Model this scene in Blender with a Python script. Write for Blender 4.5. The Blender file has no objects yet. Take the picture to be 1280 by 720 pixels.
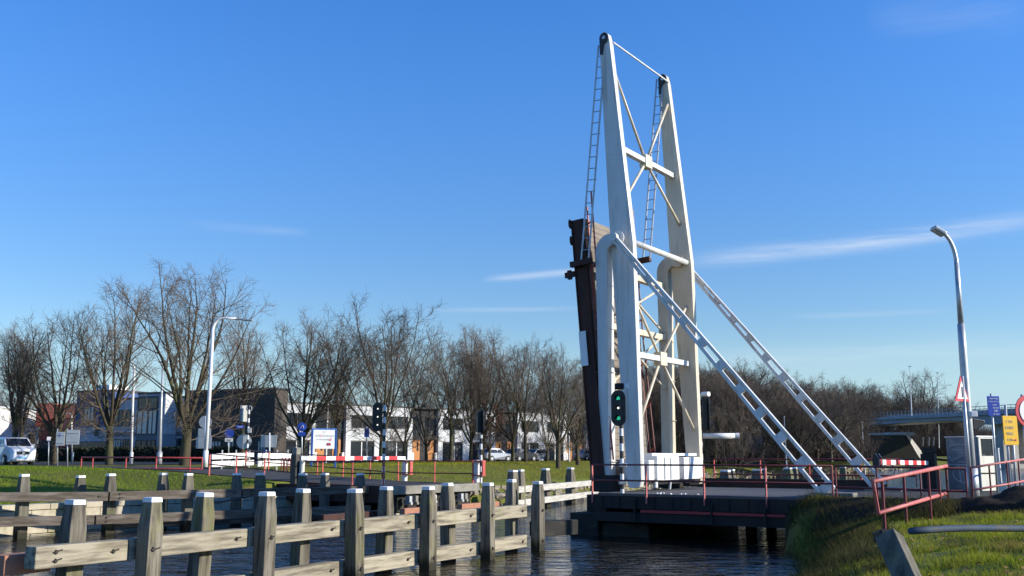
import bpy, math, random
import numpy as np
from mathutils import Vector, Matrix, noise as mnoise

R = math.radians
scene = bpy.context.scene
COL = scene.collection
rng = random.Random(7)

# ------------------------------------------------------------------ camera
EYE, FOC, TILT = 2.6, 1250.0, math.atan(210 / 1250)
ST, CT = math.sin(TILT), math.cos(TILT)


def P(px, py, D):
    """point seen at photo pixel (px, py), D metres ahead"""
    up, r = (360 - py) / FOC, (px - 640) / FOC
    f = D / (CT - up * ST)
    return Vector((r * f, D, EYE + f * (ST + up * CT)))


def X(px, D):
    return (px - 640) / 1267.5 * D


cam_data = bpy.data.cameras.new('camera')
cam = bpy.data.objects.new('camera', cam_data)
COL.objects.link(cam)
cam.location = (0, 0, EYE)
cam.rotation_euler = (R(90) + TILT, 0, 0)
cam_data.sensor_width = 36
cam_data.lens = 36 * FOC / 1280
cam_data.clip_end = 8000
scene.camera = cam

# ------------------------------------------------------------------ materials


def _n(nt, t, **kw):
    n = nt.nodes.new(t)
    for k, v in kw.items():
        setattr(n, k, v)
    return n


def mat(name, base, var=None, scale=3.0, stretch=(1, 1, 1), rough=0.7, metal=0.0, bump=0.0, lo=0.35, hi=0.7,
        third=None, third_scale=0.8, third_lo=0.5, third_hi=0.68, detail=5, rand=0.0, spec=0.5, emit=None, coords='Object',
        third_stretch=None, wet=None, leafy=0):
    m = bpy.data.materials.new(name)
    m.use_nodes = True
    nt = m.node_tree
    bs = nt.nodes['Principled BSDF']
    bs.inputs['Roughness'].default_value = rough
    bs.inputs['Metallic'].default_value = metal
    bs.inputs['Specular IOR Level'].default_value = spec
    bs.inputs['Base Color'].default_value = (*base, 1)
    if emit:
        bs.inputs['Emission Color'].default_value = (*base, 1)
        bs.inputs['Emission Strength'].default_value = emit
    if var is None:
        return m
    L = nt.links.new
    tc = _n(nt, 'ShaderNodeTexCoord')
    oi = _n(nt, 'ShaderNodeObjectInfo')
    mul = _n(nt, 'ShaderNodeMath', operation='MULTIPLY')
    mul.inputs[1].default_value = 57.0
    L(oi.outputs['Random'], mul.inputs[0])
    add = _n(nt, 'ShaderNodeVectorMath', operation='ADD')
    L(tc.outputs[coords], add.inputs[0])
    L(mul.outputs[0], add.inputs[1])
    mp = _n(nt, 'ShaderNodeMapping')
    mp.inputs['Scale'].default_value = stretch
    L(add.outputs[0], mp.inputs[0])
    nz = _n(nt, 'ShaderNodeTexNoise')
    nz.inputs['Scale'].default_value = scale
    nz.inputs['Detail'].default_value = detail
    nz.inputs['Roughness'].default_value = 0.62
    L(mp.outputs[0], nz.inputs['Vector'])
    mr = _n(nt, 'ShaderNodeMapRange')
    mr.inputs[1].default_value, mr.inputs[2].default_value = lo, hi
    L(nz.outputs['Fac'], mr.inputs[0])
    mx = _n(nt, 'ShaderNodeMix', data_type='RGBA')
    mx.inputs[6].default_value = (*base, 1)
    mx.inputs[7].default_value = (*var, 1)
    L(mr.outputs[0], mx.inputs[0])
    out = mx.outputs[2]
    if third:
        n2 = _n(nt, 'ShaderNodeTexNoise')
        n2.inputs['Scale'].default_value = third_scale
        n2.inputs['Detail'].default_value = 6
        n2.inputs['Roughness'].default_value = 0.65
        if third_stretch:
            mp2 = _n(nt, 'ShaderNodeMapping')
            mp2.inputs['Scale'].default_value = third_stretch
            L(add.outputs[0], mp2.inputs[0])
            L(mp2.outputs[0], n2.inputs['Vector'])
        else:
            L(add.outputs[0], n2.inputs['Vector'])
        m2 = _n(nt, 'ShaderNodeMapRange')
        m2.inputs[1].default_value, m2.inputs[2].default_value = third_lo, third_hi
        L(n2.outputs['Fac'], m2.inputs[0])
        x2 = _n(nt, 'ShaderNodeMix', data_type='RGBA')
        L(m2.outputs[0], x2.inputs[0])
        L(out, x2.inputs[6])
        x2.inputs[7].default_value = (*third, 1)
        out = x2.outputs[2]
    if rand:
        hs = _n(nt, 'ShaderNodeHueSaturation')
        r2 = _n(nt, 'ShaderNodeMapRange')
        r2.inputs[3].default_value, r2.inputs[4].default_value = 1 - rand, 1 + rand
        L(oi.outputs['Random'], r2.inputs[0])
        L(r2.outputs[0], hs.inputs['Value'])
        L(out, hs.inputs['Color'])
        out = hs.outputs[0]
    if wet is not None:
        # dark soaked foot with an uneven upper edge
        sz = _n(nt, 'ShaderNodeSeparateXYZ')
        L(tc.outputs['Object'], sz.inputs[0])
        ad = _n(nt, 'ShaderNodeMath', operation='MULTIPLY_ADD')
        L(nz.outputs['Fac'], ad.inputs[0])
        ad.inputs[1].default_value = -.45
        L(sz.outputs['Z'], ad.inputs[2])
        mw_ = _n(nt, 'ShaderNodeMapRange')
        mw_.inputs[1].default_value, mw_.inputs[2].default_value = wet - .20, wet + .02
        mw_.inputs[3].default_value, mw_.inputs[4].default_value = 1, 0
        L(ad.outputs[0], mw_.inputs[0])
        xw = _n(nt, 'ShaderNodeMix', data_type='RGBA')
        L(mw_.outputs[0], xw.inputs[0])
        L(out, xw.inputs[6])
        xw.inputs[7].default_value = (.035, .033, .022, 1)
        out = xw.outputs[2]
    L(out, bs.inputs['Base Color'])
    if leafy:
        tl = _n(nt, 'ShaderNodeBsdfTranslucent')
        L(out, tl.inputs['Color'])
        ms = _n(nt, 'ShaderNodeMixShader')
        ms.inputs[0].default_value = leafy
        L(bs.outputs[0], ms.inputs[1])
        L(tl.outputs[0], ms.inputs[2])
        L(ms.outputs[0], nt.nodes['Material Output'].inputs['Surface'])
    if bump:
        bp = _n(nt, 'ShaderNodeBump')
        bp.inputs['Strength'].default_value = min(1, bump)
        bp.inputs['Distance'].default_value = 0.02 * max(1, bump)
        L(nz.outputs['Fac'], bp.inputs['Height'])
        L(bp.outputs[0], bs.inputs['Normal'])
    return m


M = {}
M['post'] = mat('weathered_post_timber', (.215, .192, .15), (.07, .06, .045), 2.2, (5, 5, .45), .85, spec=.2, bump=.9, lo=.42, hi=.64, detail=8, wet=.12,
                third=(.19, .19, .065), third_scale=1.0, third_lo=.52, third_hi=.78, rand=.22)
M['beam'] = mat('weathered_beam_timber', (.35, .31, .23), (.13, .11, .08), 2.2, (.45, 5, 5), .85, spec=.2, bump=.9, lo=.44, hi=.66, detail=8,
                third=(.22, .20, .09), third_scale=1.1, third_lo=.56, third_hi=.78, rand=.18)
M['old_beam'] = mat('dark_old_timber', (.10, .08, .062), (.25, .22, .19), 2.2, (.5, 4, 4), .85, spec=.2, bump=.9, lo=.42, hi=.75, rand=.2)
M['old_post'] = mat('dark_old_post_timber', (.17, .155, .125), (.07, .062, .052), 2.2, (4, 4, .5), .85, wet=.12, spec=.2, bump=.9, rand=.2,
                    third=(.16, .17, .08), third_scale=.9, third_lo=.5, third_hi=.7)
M['cap'] = mat('white_cap_paint', (.80, .80, .78), (.52, .53, .52), 6, (1, 1, 1), .6, lo=.5, hi=.8, rand=.06)
M['pale_timber'] = mat('weathered_white_timber', (.52, .50, .45), (.28, .26, .22), 2.2, (.5, 4, 4), .8, bump=.6, lo=.4, hi=.75)
M['bolt'] = mat('rusty_bolt_iron', (.025, .02, .018), rough=.6, metal=.3)
M['brick_red'] = mat('cut_timber_end_red', (.42, .19, .11), (.3, .14, .09), 8, rough=.8)
M['paint'] = mat('bridge_white_paint', (.70, .70, .68), (.52, .53, .53), .9, (1, 1, .35), .32, lo=.4, hi=.75,
                 third=(.33, .27, .18), third_scale=1.4, third_lo=.52, third_hi=.78, third_stretch=(3.2, 3.2, .22))
M['paint_dirt_bounce'] = mat('bridge_cream_bounce_paint', (.68, .61, .47), (.52, .45, .33), .9, (1, 1, .35), .4, lo=.4, hi=.75,
                       third=(.24, .15, .075), third_scale=1.3, third_lo=.54, third_hi=.80, third_stretch=(2.2, 2.2, .25))  # cream base holds dirt plus warm light bounced off the near arm
M['galv'] = mat('galvanised_steel', (.52, .54, .56), (.40, .42, .44), 3, rough=.45, metal=.45)
M['dark_steel'] = mat('dark_bridge_steel', spec=.2, base=(.016, .018, .021), var=(.032, .028, .024), scale=1.5, third=(.06, .03, .018), third_scale=1.1, third_lo=.55, third_hi=.78, third_stretch=(2, 2, .5), rough=.6, bump=.2)
M['leaf_steel'] = mat('brown_leaf_steel', (.085, .036, .026), (.034, .021, .018), 1.8, (1, 1, .4), rough=.7, spec=.25, bump=.3)
M['leaf_plank'] = mat('leaf_deck_planks', (.27, .23, .185), (.17, .145, .12), 3.5, (1, .3, 4), .85, bump=.6,
                      third=(.13, .11, .09), third_scale=.7)
M['red'] = mat('red_railing_paint', (.52, .075, .062), (.42, .07, .06), 3, rough=.5, third=(.55, .22, .18), third_scale=2, third_lo=.55, third_hi=.8)
M['red_dark'] = mat('dark_red_railing_paint', (.15, .02, .024), (.10, .018, .02), 3, rough=.5)
M['salmon'] = mat('faded_red_railing_paint', (.55, .15, .135), (.46, .10, .09), 4, rough=.55, third=(.62, .27, .23), third_scale=3, third_lo=.5, third_hi=.75)
M['boom_red'] = mat('barrier_red', (.68, .03, .04), (.58, .03, .03), 5, rough=.4)
M['white'] = mat('white_gloss_paint', (.80, .80, .80), (.70, .70, .69), 3, rough=.4)
M['white_warm'] = mat('white_plank_paint', (.80, .78, .74), (.68, .65, .6), 3, rough=.6)
M['black'] = mat('black_plastic', (.012, .013, .016), (.02, .02, .022), 4, rough=.45)
M['black_paint'] = mat('black_paint', (.02, .02, .022), (.03, .03, .03), 4, rough=.5)
M['asphalt'] = mat('asphalt', (.052, .052, .055), (.07, .069, .068), 30, spec=.2, rough=.9, bump=.3, third=(.04, .04, .042), third_scale=.35)
M['deck_asphalt'] = mat('bridge_deck_surface', (.085, .085, .09), (.12, .12, .125), 12, spec=.2, rough=.8, bump=.3)
M['concrete'] = mat('weathered_concrete', (.30, .285, .25), (.20, .19, .165), 2, rough=.9, bump=.4, third=(.12, .115, .08), third_scale=.9)
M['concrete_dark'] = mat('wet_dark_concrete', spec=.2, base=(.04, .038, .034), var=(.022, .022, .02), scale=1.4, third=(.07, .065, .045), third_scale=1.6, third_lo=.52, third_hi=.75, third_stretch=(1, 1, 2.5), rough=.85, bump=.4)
M['pale_concrete'] = mat('pale_viaduct_concrete', (.42, .40, .36), (.33, .31, .28), .6, rough=.9)
M['viaduct'] = mat('bluish_viaduct_concrete', (.30, .33, .36), (.25, .275, .30), .3, rough=.9)
M['bark'] = mat('bare_tree_bark', (.06, .046, .033), (.095, .08, .052), 3, (3, 3, .6), .9, spec=.2, bump=.5, rand=.18, third=(.10, .11, .045), third_scale=.5)
M['twig'] = mat('bare_twigs', (.115, .086, .062), (.15, .115, .08), 2, rough=.9, rand=.22)
M['twig_red'] = mat('reddish_bare_twigs', (.125, .09, .066), (.10, .075, .055), 2, rough=.9, rand=.2)
M['dead_leaf'] = mat('dry_brown_leaves', (.26, .095, .038), (.17, .07, .03), 3, rough=.9)
M['thicket'] = mat('bare_brushwood', (.062, .046, .036), (.085, .065, .048), 1, rough=.95)
M['hedge'] = mat('dark_hedge_leaves', (.020, .026, .014), (.03, .036, .018), 4, rough=.9)
M['glass'] = mat('dark_window_glass', (.012, .015, .02), (.02, .024, .03), .8, rough=.08, third=(.16, .165, .16), third_scale=.75, third_lo=.56, third_hi=.66)
M['glass_blind'] = mat('glass_with_blinds', (.55, .56, .52), (.42, .43, .40), 1.5, rough=.25)
M['frame_dark'] = mat('dark_window_frame', (.03, .032, .036), rough=.5)
M['frame_white'] = mat('white_window_frame', (.7, .7, .7), rough=.5)
M['house_white'] = mat('white_facade_render', (.66, .67, .68), (.54, .55, .56), .5, rough=.85, third=(.40, .41, .41), third_scale=.35)
M['house_dark'] = mat('dark_facade_brick', (.035, .033, .035), (.05, .045, .045), 4, rough=.9)
M['door_orange'] = mat('orange_wood_door', (.50, .20, .045), (.38, .15, .035), 3, (3, 3, .4), .6)
M['brown_brick'] = mat('brown_brick_wall', (.085, .068, .055), (.05, .042, .036), 2.2, rough=.9, bump=.3, third=(.10, .09, .075), third_scale=.5)
M['blue_panel'] = mat('blue_facade_panel', (.03, .075, .22), (.025, .06, .18), 1, rough=.5)
M['grey_panel'] = mat('blue_grey_facade_panel', (.34, .38, .44), (.29, .33, .39), .8, rough=.6)
M['grey_dark_panel'] = mat('slate_facade_panel', (.10, .125, .165), (.08, .1, .13), .8, rough=.6)
M['orange_panel'] = mat('orange_facade_panel', (.72, .12, .04), (.62, .10, .035), .8, rough=.6)
M['maroon_panel'] = mat('maroon_facade_panel', (.20, .03, .03), (.16, .028, .028), .8, rough=.6)
M['hall_white'] = mat('white_hall_cladding', (.80, .79, .76), (.73, .72, .69), .5, rough=.7)
M['sign_back'] = mat('grey_sign_back', (.50, .52, .53), (.42, .44, .45), 3, rough=.5, metal=.2)
M['sign_blue'] = mat('blue_sign_face', (.02, .07, .45), (.018, .06, .38), 3, rough=.4)
M['sign_yellow'] = mat('yellow_sign_face', (.85, .50, .005), (.78, .45, .005), 3, rough=.4)
M['sign_white'] = mat('white_sign_face', (.82, .82, .82), (.76, .76, .76), 3, rough=.4)
M['sign_red'] = mat('red_sign_border', (.62, .035, .05), (.55, .03, .045), 3, rough=.4)
M['pole_blue'] = mat('blue_pole_paint', (.05, .16, .50), (.04, .13, .4), 3, rough=.45)
M['ink'] = mat('dark_lettering', (.04, .04, .05), rough=.6)
M['ink_grey'] = mat('grey_lettering', (.30, .32, .32), rough=.6)
M['ink_red'] = mat('red_lettering', (.65, .04, .09), rough=.6)
M['ink_white'] = mat('white_lettering', (.75, .78, .82), rough=.6)
M['ink_maroon'] = mat('maroon_emblem', (.30, .04, .09), rough=.6)
M['green_lamp'] = mat('lit_green_signal', (.02, .55, .30), rough=.3, emit=.6)
M['white_lamp'] = mat('lit_white_signal', (.9, .95, .95), rough=.3, emit=1.2)
M['graffiti_grey'] = mat('grey_cabinet_paint', (.16, .19, .22), (.12, .14, .17), 2, rough=.6, third=(.24, .26, .28), third_scale=2.5)
M['cream_panel'] = mat('cream_cabinet_panel', (.72, .70, .62), (.58, .56, .48), 2.5, (1, 1, .4), .6, third=(.40, .36, .27), third_scale=3, third_lo=.58, third_hi=.8)
M['van_white'] = mat('white_car_paint', (.78, .79, .81), rough=.18)
M['van_white'].node_tree.nodes['Principled BSDF'].inputs['Coat Weight'].default_value = .5
M['car_silver'] = mat('silver_car_paint', (.38, .39, .41), rough=.2, metal=.5)
M['car_dark'] = mat('dark_car_paint', (.03, .035, .045), rough=.2)
M['tyre'] = mat('tyre_rubber', (.018, .018, .018), rough=.8)
M['rim'] = mat('alloy_rim', (.45, .46, .47), rough=.35, metal=.6)
M['lens'] = mat('headlight_lens', (.75, .78, .82), rough=.1)
M['yellow_post'] = mat('yellow_paint', (.75, .48, .02), rough=.5)
M['plate_blue'] = mat('light_blue_plate', (.12, .42, .70), rough=.4)
M['pipe'] = mat('slate_blue_pipe', (.06, .085, .12), (.045, .062, .09), 3, rough=.75, spec=.2, bump=.3, third=(.10, .10, .085), third_scale=2)
M['quay'] = mat('pale_quay_stone', (.50, .45, .34), (.36, .32, .24), 2.5, rough=.9, bump=.6, third=(.22, .22, .11), third_scale=.8)
M['noise_wall'] = mat('glassy_noise_screen', (.42, .48, .48), (.28, .33, .33), 1.2, (2, 2, .6), .35)


# ------------------------------------------------------------------ mesh building
class MB:
    def __init__(s):
        s.v, s.f, s.m = [], [], []

    def add(s, vs, fs, mi=0):
        o = len(s.v)
        s.v += [tuple(p) for p in vs]
        s.f += [tuple(i + o for i in q) for q in fs]
        s.m += [mi] * len(fs)
        return s

    def box(s, c, size, rz=0.0, mi=0, mtx=None):
        hx, hy, hz = size[0] / 2, size[1] / 2, size[2] / 2
        vs = [Vector((x, y, z)) for z in (-hz, hz) for x, y in ((-hx, -hy), (hx, -hy), (hx, hy), (-hx, hy))]
        if mtx is None:
            mtx = Matrix.Rotation(rz, 3, 'Z')
        vs = [mtx @ q + Vector(c) for q in vs]
        return s.add(vs, [(3, 2, 1, 0), (4, 5, 6, 7), (0, 1, 5, 4), (1, 2, 6, 5), (2, 3, 7, 6), (3, 0, 4, 7)], mi)

    def b2(s, lo, hi, mi=0):
        return s.box([(a + b) / 2 for a, b in zip(lo, hi)], [abs(b - a) for a, b in zip(lo, hi)], 0, mi)

    def bar(s, p, q, w, h, up=(0, 0, 1), mi=0):
        """rectangular bar from p to q; h along up, w sideways"""
        p, q = Vector(p), Vector(q)
        d = q - p
        L = d.length
        d.normalize()
        side = d.cross(Vector(up))
        if side.length < 1e-4:
            side = d.cross(Vector((1, 0, 0)))
        side.normalize()
        u = side.cross(d)
        m = Matrix((d, side, u)).transposed()
        return s.box((p + q) / 2, (L, w, h), mtx=m, mi=mi)

    def tube(s, pts, rad, n=8, caps=True, mi=0):
        pts = [Vector(p) for p in pts]
        if not hasattr(rad, '__len__'):
            rad = [rad] * len(pts)
        o = len(s.v)
        prev = None
        for i, p in enumerate(pts):
            d = (pts[min(i + 1, len(pts) - 1)] - pts[max(i - 1, 0)])
            if d.length < 1e-9:
                d = Vector((0, 0, 1))
            d.normalize()
            if prev is None:
                a = Vector((1, 0, 0)) if abs(d.x) < .9 else Vector((0, 1, 0))
                x = d.cross(a).normalized()
            else:
                x = prev - d * prev.dot(d)
                if x.length < 1e-6:
                    x = d.orthogonal()
                x.normalize()
            prev = x
            y = d.cross(x)
            for k in range(n):
                a = 2 * math.pi * k / n
                s.v.append(tuple(p + (x * math.cos(a) + y * math.sin(a)) * rad[i]))
        for i in range(len(pts) - 1):
            for k in range(n):
                a, b = o + i * n + k, o + i * n + (k + 1) % n
                s.f.append((a, b, b + n, a + n))
                s.m.append(mi)
        if caps:
            s.f.append(tuple(o + k for k in range(n))[::-1])
            e = o + (len(pts) - 1) * n
            s.f.append(tuple(e + k for k in range(n)))
            s.m += [mi, mi]
        return s

    def prism(s, poly, ext, mi=0):
        """closed polygon (3D points) extruded by vector ext"""
        n = len(poly)
        e = Vector(ext)
        a = [Vector(p) for p in poly]
        nrm = Vector((0, 0, 0))
        for i in range(n):
            nrm += a[i].cross(a[(i + 1) % n])
        if nrm.dot(e) > 0:
            a = a[::-1]
        vs = a + [p + e for p in a]
        fs = [tuple(range(n)), tuple(range(2 * n - 1, n - 1, -1))]
        fs += [((i + 1) % n, i, n + i, n + (i + 1) % n) for i in range(n)]
        return s.add(vs, fs, mi)

    def build(s, name, m, parent=None, bevel=0, smooth=False, world=False):
        me = bpy.data.meshes.new(name)
        vs = s.v
        if world and parent is not None:
            inv = root_matrix(parent).inverted()
            vs = [tuple(inv @ Vector(p)) for p in vs]
        me.from_pydata(vs, [], s.f)
        ms = m if isinstance(m, (list, tuple)) else [m]
        for q in ms:
            me.materials.append(M[q] if isinstance(q, str) else q)
        if len(ms) > 1:
            me.polygons.foreach_set('material_index', s.m)
        if smooth:
            me.polygons.foreach_set('use_smooth', [True] * len(me.polygons))
        me.update()
        o = bpy.data.objects.new(name, me)
        COL.objects.link(o)
        if parent is not None:
            o.parent = parent
        if bevel:
            b = o.modifiers.new('bevel', 'BEVEL')
            b.width = bevel
            b.segments = 2
            b.limit_method = 'ANGLE'
            b.angle_limit = R(40)
        return o


def root_matrix(o):
    m = Matrix.LocRotScale(o.location, o.rotation_euler, o.scale)
    if o.parent is not None:
        m = root_matrix(o.parent) @ m
    return m


def tag(o, label, cat, group=None):
    o['label'] = label
    o['category'] = cat
    if group:
        o['group'] = group
    return o


def thing(name, label, cat, loc=(0, 0, 0), rz=0.0, group=None):
    o = bpy.data.objects.new(name, None)
    COL.objects.link(o)
    o.location = loc
    o.rotation_euler = (0, 0, rz)
    return tag(o, label, cat, group)


def struct(o, kind='structure'):
    o['kind'] = kind
    return o


KIDS = {}


def dup(root, loc=None, rz=None, label=None, scale=None):
    if not KIDS:
        pass
    def cp(o, par):
        c = o.copy()
        COL.objects.link(c)
        if par is not None:
            c.parent = par
        for k in list(o.children):
            cp(k, c)
        return c
    c = cp(root, None)
    if loc is not None:
        c.location = loc
    if rz is not None:
        c.rotation_euler = (0, 0, rz)
    if label:
        c['label'] = label
    if scale is not None:
        c.scale = scale if hasattr(scale, '__len__') else (scale,) * 3
    return c


def text(name, body, m, parent, loc, size, rot, align='CENTER', ext=.002):
    cu = bpy.data.curves.new(name, 'FONT')
    cu.body = body
    cu.size = size
    cu.extrude = ext
    cu.align_x = align
    cu.align_y = 'CENTER'
    cu.materials.append(M[m])
    tmp = bpy.data.objects.new('text_source', cu)
    COL.objects.link(tmp)
    bpy.context.view_layer.update()
    me = bpy.data.meshes.new_from_object(tmp.evaluated_get(bpy.context.evaluated_depsgraph_get()))
    me.name = name
    bpy.data.objects.remove(tmp)
    o = bpy.data.objects.new(name, me)
    COL.objects.link(o)
    o.parent = parent
    o.location = loc
    o.rotation_euler = rot
    return o


ORD = ['first', 'second', 'third', 'fourth', 'fifth', 'sixth', 'seventh', 'eighth', 'ninth', 'tenth', 'eleventh', 'twelfth',
       'thirteenth', 'fourteenth', 'fifteenth', 'sixteenth']

# ------------------------------------------------------------------ bridge frame of reference
DECK = 1.4
UX, UY = .829, -.559                       # road direction (to the right and towards the camera)
A0 = Vector((3.98, 35.0, 0))
RZ = math.atan2(UY, UX)
U3, V3 = Vector((UX, UY, 0)), Vector((-UY, UX, 0))


def B(u, v, z=0.0):
    return A0 + U3 * u + V3 * v + Vector((0, 0, z))


def uv(x, y):
    d = Vector((x, y, 0)) - A0
    return d.dot(U3), d.dot(V3)


def T(px, py, v):
    """(u, z) on the upright plane at v seen at that photo pixel"""
    d = P(px, py, 1.0) - Vector((0, 0, EYE))
    o = A0 + V3 * v
    k = V3.dot(Vector((o.x, o.y, 0))) / V3.dot(Vector((d.x, d.y, 0)))
    w = d * k
    return (Vector((w.x, w.y, 0)) - o).dot(U3), EYE + w.z


# ------------------------------------------------------------------ ground shape
LB = [(-110, -120), (-40, 0), (-22.5, 25), (-15.6, 36), (-9.9, 44), (0, 55.5), (8, 72), (23, 112), (99, 236), (200, 400), (900, 430)]
RB = [(-60, -120), (-3, 0), (2, 12), (6.3, 23.6), (8.0, 30.0), (13.2, 37.6), (15.6, 38.9), (21, 35.2), (42, 21), (110, -10), (900, -100)]
POLY = LB + RB[::-1]


def seg_d(px, py, line):
    best = 1e18
    for (ax, ay), (bx, by) in zip(line, line[1:]):
        dx, dy = bx - ax, by - ay
        t = np.clip(((px - ax) * dx + (py - ay) * dy) / (dx * dx + dy * dy), 0, 1)
        best = np.minimum(best, (px - ax - t * dx) ** 2 + (py - ay - t * dy) ** 2)
    return np.sqrt(best)


def inside(px, py):
    c = np.zeros(px.shape, bool)
    n = len(POLY)
    for i in range(n):
        (ax, ay), (bx, by) = POLY[i], POLY[(i + 1) % n]
        if ay == by:
            continue
        hit = ((ay > py) != (by > py)) & (px < (bx - ax) * (py - ay) / (by - ay) + ax)
        c ^= hit
    return c


def sm(t):
    t = np.clip(t, 0, 1)
    return t * t * (3 - 2 * t)


def ground_z(x, y):
    x, y = np.asarray(x, float), np.asarray(y, float)
    w = inside(x, y)
    dl, dr = seg_d(x, y, LB), seg_d(x, y, RB)
    u = (x - A0.x) * UX + (y - A0.y) * UY
    v = -(x - A0.x) * UY + (y - A0.y) * UX
    # left bank: quay wall up to the bridge, open stone bank beyond it
    quay = 1 - sm((y - 50) / 10)
    zl = quay * (.92 + 1.08 * sm(dl / 15)) + (1 - quay) * (-.25 + .6 * np.minimum(dl, 2.2) / 1 + 1.0 * sm((dl - 2) / 12))
    zl = np.minimum(zl, 2.0)
    # approach road on the left is carried on a low bank
    on = (1 - sm((np.abs(v - 2.9) - 3.6) / 3.0)) * sm((-u - 14) / 3)
    road_z = 1.4 + .6 * sm((-u - 12) / 18) - .03
    zl = zl * (1 - on) + np.maximum(zl, road_z) * on
    zl = np.where(on > .8, np.minimum(zl, road_z + .02), zl)
    dike = sm((y - 398 - .043 * (x - 200)) / 22) * sm((x - 150) / 40)
    zl = zl + 4.0 * dike
    # right bank
    zr = -.3 + 1.25 * np.minimum(dr / 2.5, 1) ** .8 + .28 * sm((dr - 2) / 4) + .12 * sm((dr - 5) / 6)
    onr = (1 - sm((np.abs(v - 2.5) - 4.5) / 2.6)) * sm((u - 5.3) / 1.8)
    zr = zr * (1 - onr) + 1.37 * onr
    z = np.where(dl < dr, zl, zr)
    return np.where(w, -1.3, z)


def gz(x, y):
    return float(ground_z(np.array([x]), np.array([y]))[0])
# ------------------------------------------------------------------ ground sheet


def axis(lo_far, lo, hi, hi_far, step, grow):
    a = [lo]
    s = step
    while a[-1] > lo_far:
        s *= grow
        a.append(a[-1] - s)
    a = a[::-1]
    b = list(np.arange(lo + step, hi, step))
    c = [hi]
    s = step
    while c[-1] < hi_far:
        s *= grow
        c.append(c[-1] + s)
    return np.array(a + b + c)


xs = axis(-3000, -26, 24, 3000, .45, 1.05)
ys = axis(-400, 8, 62, 5500, .45, 1.035)
GX, GY = np.meshgrid(xs, ys)
GZ = ground_z(GX.ravel(), GY.ravel())
bump_n = np.array([mnoise.noise((x * .6, y * .6, 0)) * .05 + mnoise.noise((x * .17, y * .17, 3)) * .07 if abs(x) < 80 and 0 < y < 130 else 0
                   for x, y in zip(GX.ravel(), GY.ravel())])
Uc = (GX.ravel() - A0.x) * UX + (GY.ravel() - A0.y) * UY
Vc = -(GX.ravel() - A0.x) * UY + (GY.ravel() - A0.y) * UX
near_r = (GX.ravel() > 1) & (GX.ravel() < 26) & (GY.ravel() < 40) & (GY.ravel() > 8)
rough_n = np.array([mnoise.noise((x * 1.1, y * 1.1, 21)) * .10 + mnoise.noise((x * 2.6, y * 2.6, 23)) * .05 if k else 0
                    for x, y, k in zip(GX.ravel(), GY.ravel(), near_r)])
bump_n = bump_n + rough_n
onroad = ((np.abs(Vc - 2.5) < 6) & ((Uc > 4) | (Uc < -9)))
flatland = GZ > 1.93
GZ = GZ + np.where(onroad, 0, np.where(flatland, -np.abs(bump_n), bump_n)) - np.where(flatland & ~onroad, .012, 0)
ny, nx = GX.shape
verts = np.column_stack([GX.ravel(), GY.ravel(), GZ])
idx = np.arange(nx * ny).reshape(ny, nx)
faces = np.column_stack([idx[:-1, :-1].ravel(), idx[:-1, 1:].ravel(), idx[1:, 1:].ravel(), idx[1:, :-1].ravel()])


def np_mesh(name, verts, faces, m, smooth=True):
    me = bpy.data.meshes.new(name)
    k = faces.shape[1]
    me.vertices.add(len(verts))
    me.vertices.foreach_set('co', verts.astype(np.float32).ravel())
    me.loops.add(faces.size)
    me.loops.foreach_set('vertex_index', faces.astype(np.int32).ravel())
    me.polygons.add(len(faces))
    me.polygons.foreach_set('loop_start', np.arange(0, faces.size, k, dtype=np.int32))
    me.polygons.foreach_set('loop_total', np.full(len(faces), k, dtype=np.int32))
    me.polygons.foreach_set('use_smooth', np.full(len(faces), smooth))
    for q in (m if isinstance(m, list) else [m]):
        me.materials.append(q)
    me.update(calc_edges=True)
    o = bpy.data.objects.new(name, me)
    COL.objects.link(o)
    return o


mg = mat('grass_ground', (.10, .12, .02), (.155, .16, .028), 1.6, spec=.12, rough=.95, bump=.8, lo=.3, hi=.7,
         third=(.13, .095, .04), third_scale=.3, third_lo=.5, third_hi=.74, coords='Object')
# far fields look softer: a second, larger drift of colour
M['ground'] = mg
struct(np_mesh('ground', verts, faces, mg))

# ------------------------------------------------------------------ water
mw = bpy.data.materials.new('canal_water')
mw.use_nodes = True
nt = mw.node_tree
bs = nt.nodes['Principled BSDF']
bs.inputs['Base Color'].default_value = (.014, .013, .009, 1)
bs.inputs['Roughness'].default_value = .04
bs.inputs['IOR'].default_value = 1.33
tc = _n(nt, 'ShaderNodeTexCoord')
hs = []
for sc, st, k, det in ((1.5, (1.0, 1.7, 1), 1.0, 3), (.38, (1.0, 1.6, 1), 1.5, 2), (5.0, (1, 1.4, 1), .22, 3)):
    mp = _n(nt, 'ShaderNodeMapping')
    mp.inputs['Scale'].default_value = st
    mp.inputs['Rotation'].default_value = (0, 0, R(12))
    nt.links.new(tc.outputs['Object'], mp.inputs[0])
    nz = _n(nt, 'ShaderNodeTexNoise')
    nz.inputs['Scale'].default_value = sc
    nz.inputs['Detail'].default_value = det
    nz.inputs['Distortion'].default_value = .6
    nt.links.new(mp.outputs[0], nz.inputs['Vector'])
    ml = _n(nt, 'ShaderNodeMath', operation='MULTIPLY')
    ml.inputs[1].default_value = k
    nt.links.new(nz.outputs['Fac'], ml.inputs[0])
    hs.append(ml.outputs[0])
a1 = _n(nt, 'ShaderNodeMath', operation='ADD')
nt.links.new(hs[0], a1.inputs[0])
nt.links.new(hs[1], a1.inputs[1])
a2 = _n(nt, 'ShaderNodeMath', operation='ADD')
nt.links.new(a1.outputs[0], a2.inputs[0])
nt.links.new(hs[2], a2.inputs[1])
bp = _n(nt, 'ShaderNodeBump')
bp.inputs['Strength'].default_value = 1.0
bp.inputs['Distance'].default_value = .11
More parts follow.
